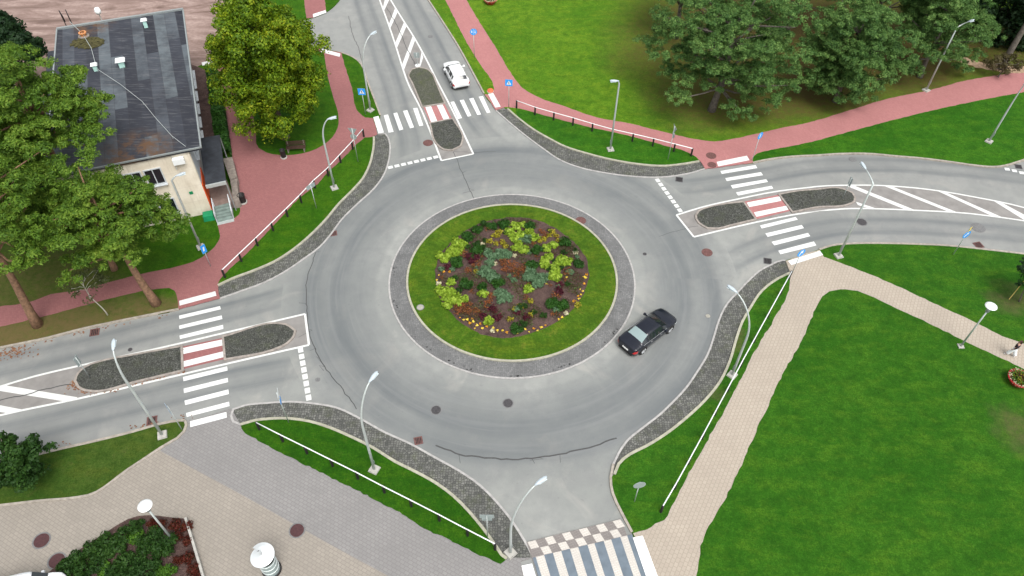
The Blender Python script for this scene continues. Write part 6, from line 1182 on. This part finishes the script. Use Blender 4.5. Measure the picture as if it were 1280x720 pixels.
# ------------------------------------------------------------ person walking
def skin_obj(name, verts, edges, radii, mat, parent, rootv=0, sub=2):
    me = bpy.data.meshes.new(name); me.from_pydata(verts, edges, []); o = bpy.data.objects.new(name, me); COL.objects.link(o); me.materials.append(mat)
    sk = o.modifiers.new('skin', 'SKIN'); sk.use_smooth_shade = True
    if not me.skin_vertices: me.attributes
    for i, rv in enumerate(radii):
        me.skin_vertices[0].data[i].radius = rv if isinstance(rv, tuple) else (rv, rv); me.skin_vertices[0].data[i].use_root = (i == rootv)
    ss = o.modifiers.new('sub', 'SUBSURF'); ss.levels = sub; ss.render_levels = sub
    dg = bpy.context.evaluated_depsgraph_get(); dg.update(); me2 = bpy.data.meshes.new_from_object(o.evaluated_get(dg)); me2.name = name
    bpy.data.objects.remove(o); o2 = bpy.data.objects.new(name, me2); COL.objects.link(o2)
    if not me2.materials: me2.materials.append(mat)
    o2.parent = parent; return o2
px_, py_ = D['O_person']; pdir = D['pdir']
pr = thing('person', 'person in dark top and white trousers walking on the beige path', 'person', (px_, py_, .1), pdir)
M['skin'] = simple('skin', (.42, .25, .18), .6, .05); M['dark_top'] = simple('dark_top', (.045, .03, .04), .8, .2, 8); M['trousers'] = simple('white_trousers', (.72, .74, .76), .8, .06, 6); M['hair'] = simple('dark_hair', (.05, .025, .018), .7, .2, 20); M['shoe'] = simple('white_shoe', (.6, .6, .6), .6, .1)
V_ = [(0, 0, .92), (0, 0, 1.08), (0, 0, 1.28), (0, 0, 1.40), (0.01, 0, 1.50), (.015, 0, 1.60), (.02, 0, 1.68)]
E_ = [(0, 1), (1, 2), (2, 3), (3, 4), (4, 5), (5, 6)]; Rr = [(.15, .10), (.125, .09), (.15, .10), (.10, .07), (.05, .05), (.085, .095), (.075, .085)]
def limb(start, pts, rad):
    q = start
    for p, rr in zip(pts, rad): V_.append(p); Rr.append(rr); E_.append((q, len(V_)-1)); q = len(V_)-1
    return q
ARM = {}
for s, sw in ((1, 1), (-1, -1)):
    w_ = limb(3, [(0, s*.17, 1.37), (-.06*sw, s*.22, 1.10), (.06*sw+.04, s*.22, .88)], [.055, .042, .03]); hx = .08*sw+.05
    pal = limb(w_, [(hx, s*.215, .80)], [(.035, .02)])
    for f in range(4): limb(pal, [(hx+.02+.012*f-.015, s*(.215), .745-.002*f), (hx+.035+.012*f-.015, s*.205, .705+.006*abs(f-1))], [.009, .007])
    limb(pal, [(hx+.04, s*.19, .785), (hx+.055, s*.18, .755)], [.010, .008])
    limb(0, [(.01, s*.09, .86), (.13*sw, s*.095, .48), (.22*sw-.05*(sw < 0), s*.09, .09), (.32*sw if sw > 0 else -.18, s*.09, .05)], [.085, .058, .04, .035])
body = skin_obj('body', V_, E_, Rr, M['skin'], pr)
skin_obj('shirt', [(0, 0, .93), (0, 0, 1.10), (0, 0, 1.28), (0, 0, 1.40), (0, .17, 1.38), (-.06, .22, 1.11), (.07, .22, .92), (0, -.17, 1.38), (.06, -.22, 1.11), (0, -.22, .92)], [(0, 1), (1, 2), (2, 3), (3, 4), (4, 5), (5, 6), (3, 7), (7, 8), (8, 9)], [(.18, .125), (.15, .115), (.175, .125), (.12, .09), .075, .06, .048, .075, .06, .048], M['dark_top'], pr)
skin_obj('trousers', [(0, 0, .98), (0, 0, .90), (.01, .09, .84), (.14, .095, .48), (.22, .09, .12), (.01, -.09, .84), (-.12, -.095, .48), (-.27, -.09, .13)], [(0, 1), (1, 2), (2, 3), (3, 4), (1, 5), (5, 6), (6, 7)], [(.18, .13), (.17, .13), .13, .125, .14, .13, .125, .14], M['trousers'], pr)
skin_obj('hair', [(-.02, 0, 1.60), (-.015, 0, 1.69), (-.07, 0, 1.50)], [(0, 1), (0, 2)], [.10, .095, .06], M['hair'], pr)
for s, X in ((1, .26), (-1, -.28)): skin_obj('shoe', [(X-.05, s*.09, .045), (X+.14, s*.09, .035)], [(0, 1)], [.055, .04], M['shoe'], pr)
g = MB()
g.tube([(.105, 0, 1.60), (.125, 0, 1.575), (.10, 0, 1.565)], [.012, .016, .01], 6); g.build('nose', M['skin'], pr, True)
for s in (1, -1):
    g = MB(); g.lathe([(.001, -.012), (.012, 0), (.001, .012)], (.098, s*.032, 1.62), 8); g.build('eye', M['blackp'], pr)
    g = MB(); g.box((.01, s*.088, 1.605), (.03, .02, .055), taper=.8); g.build('ear', M['skin'], pr)
g = MB(); g.box((.10, 0, 1.54), (.012, .045, .012)); g.build('mouth', M['red'], pr)
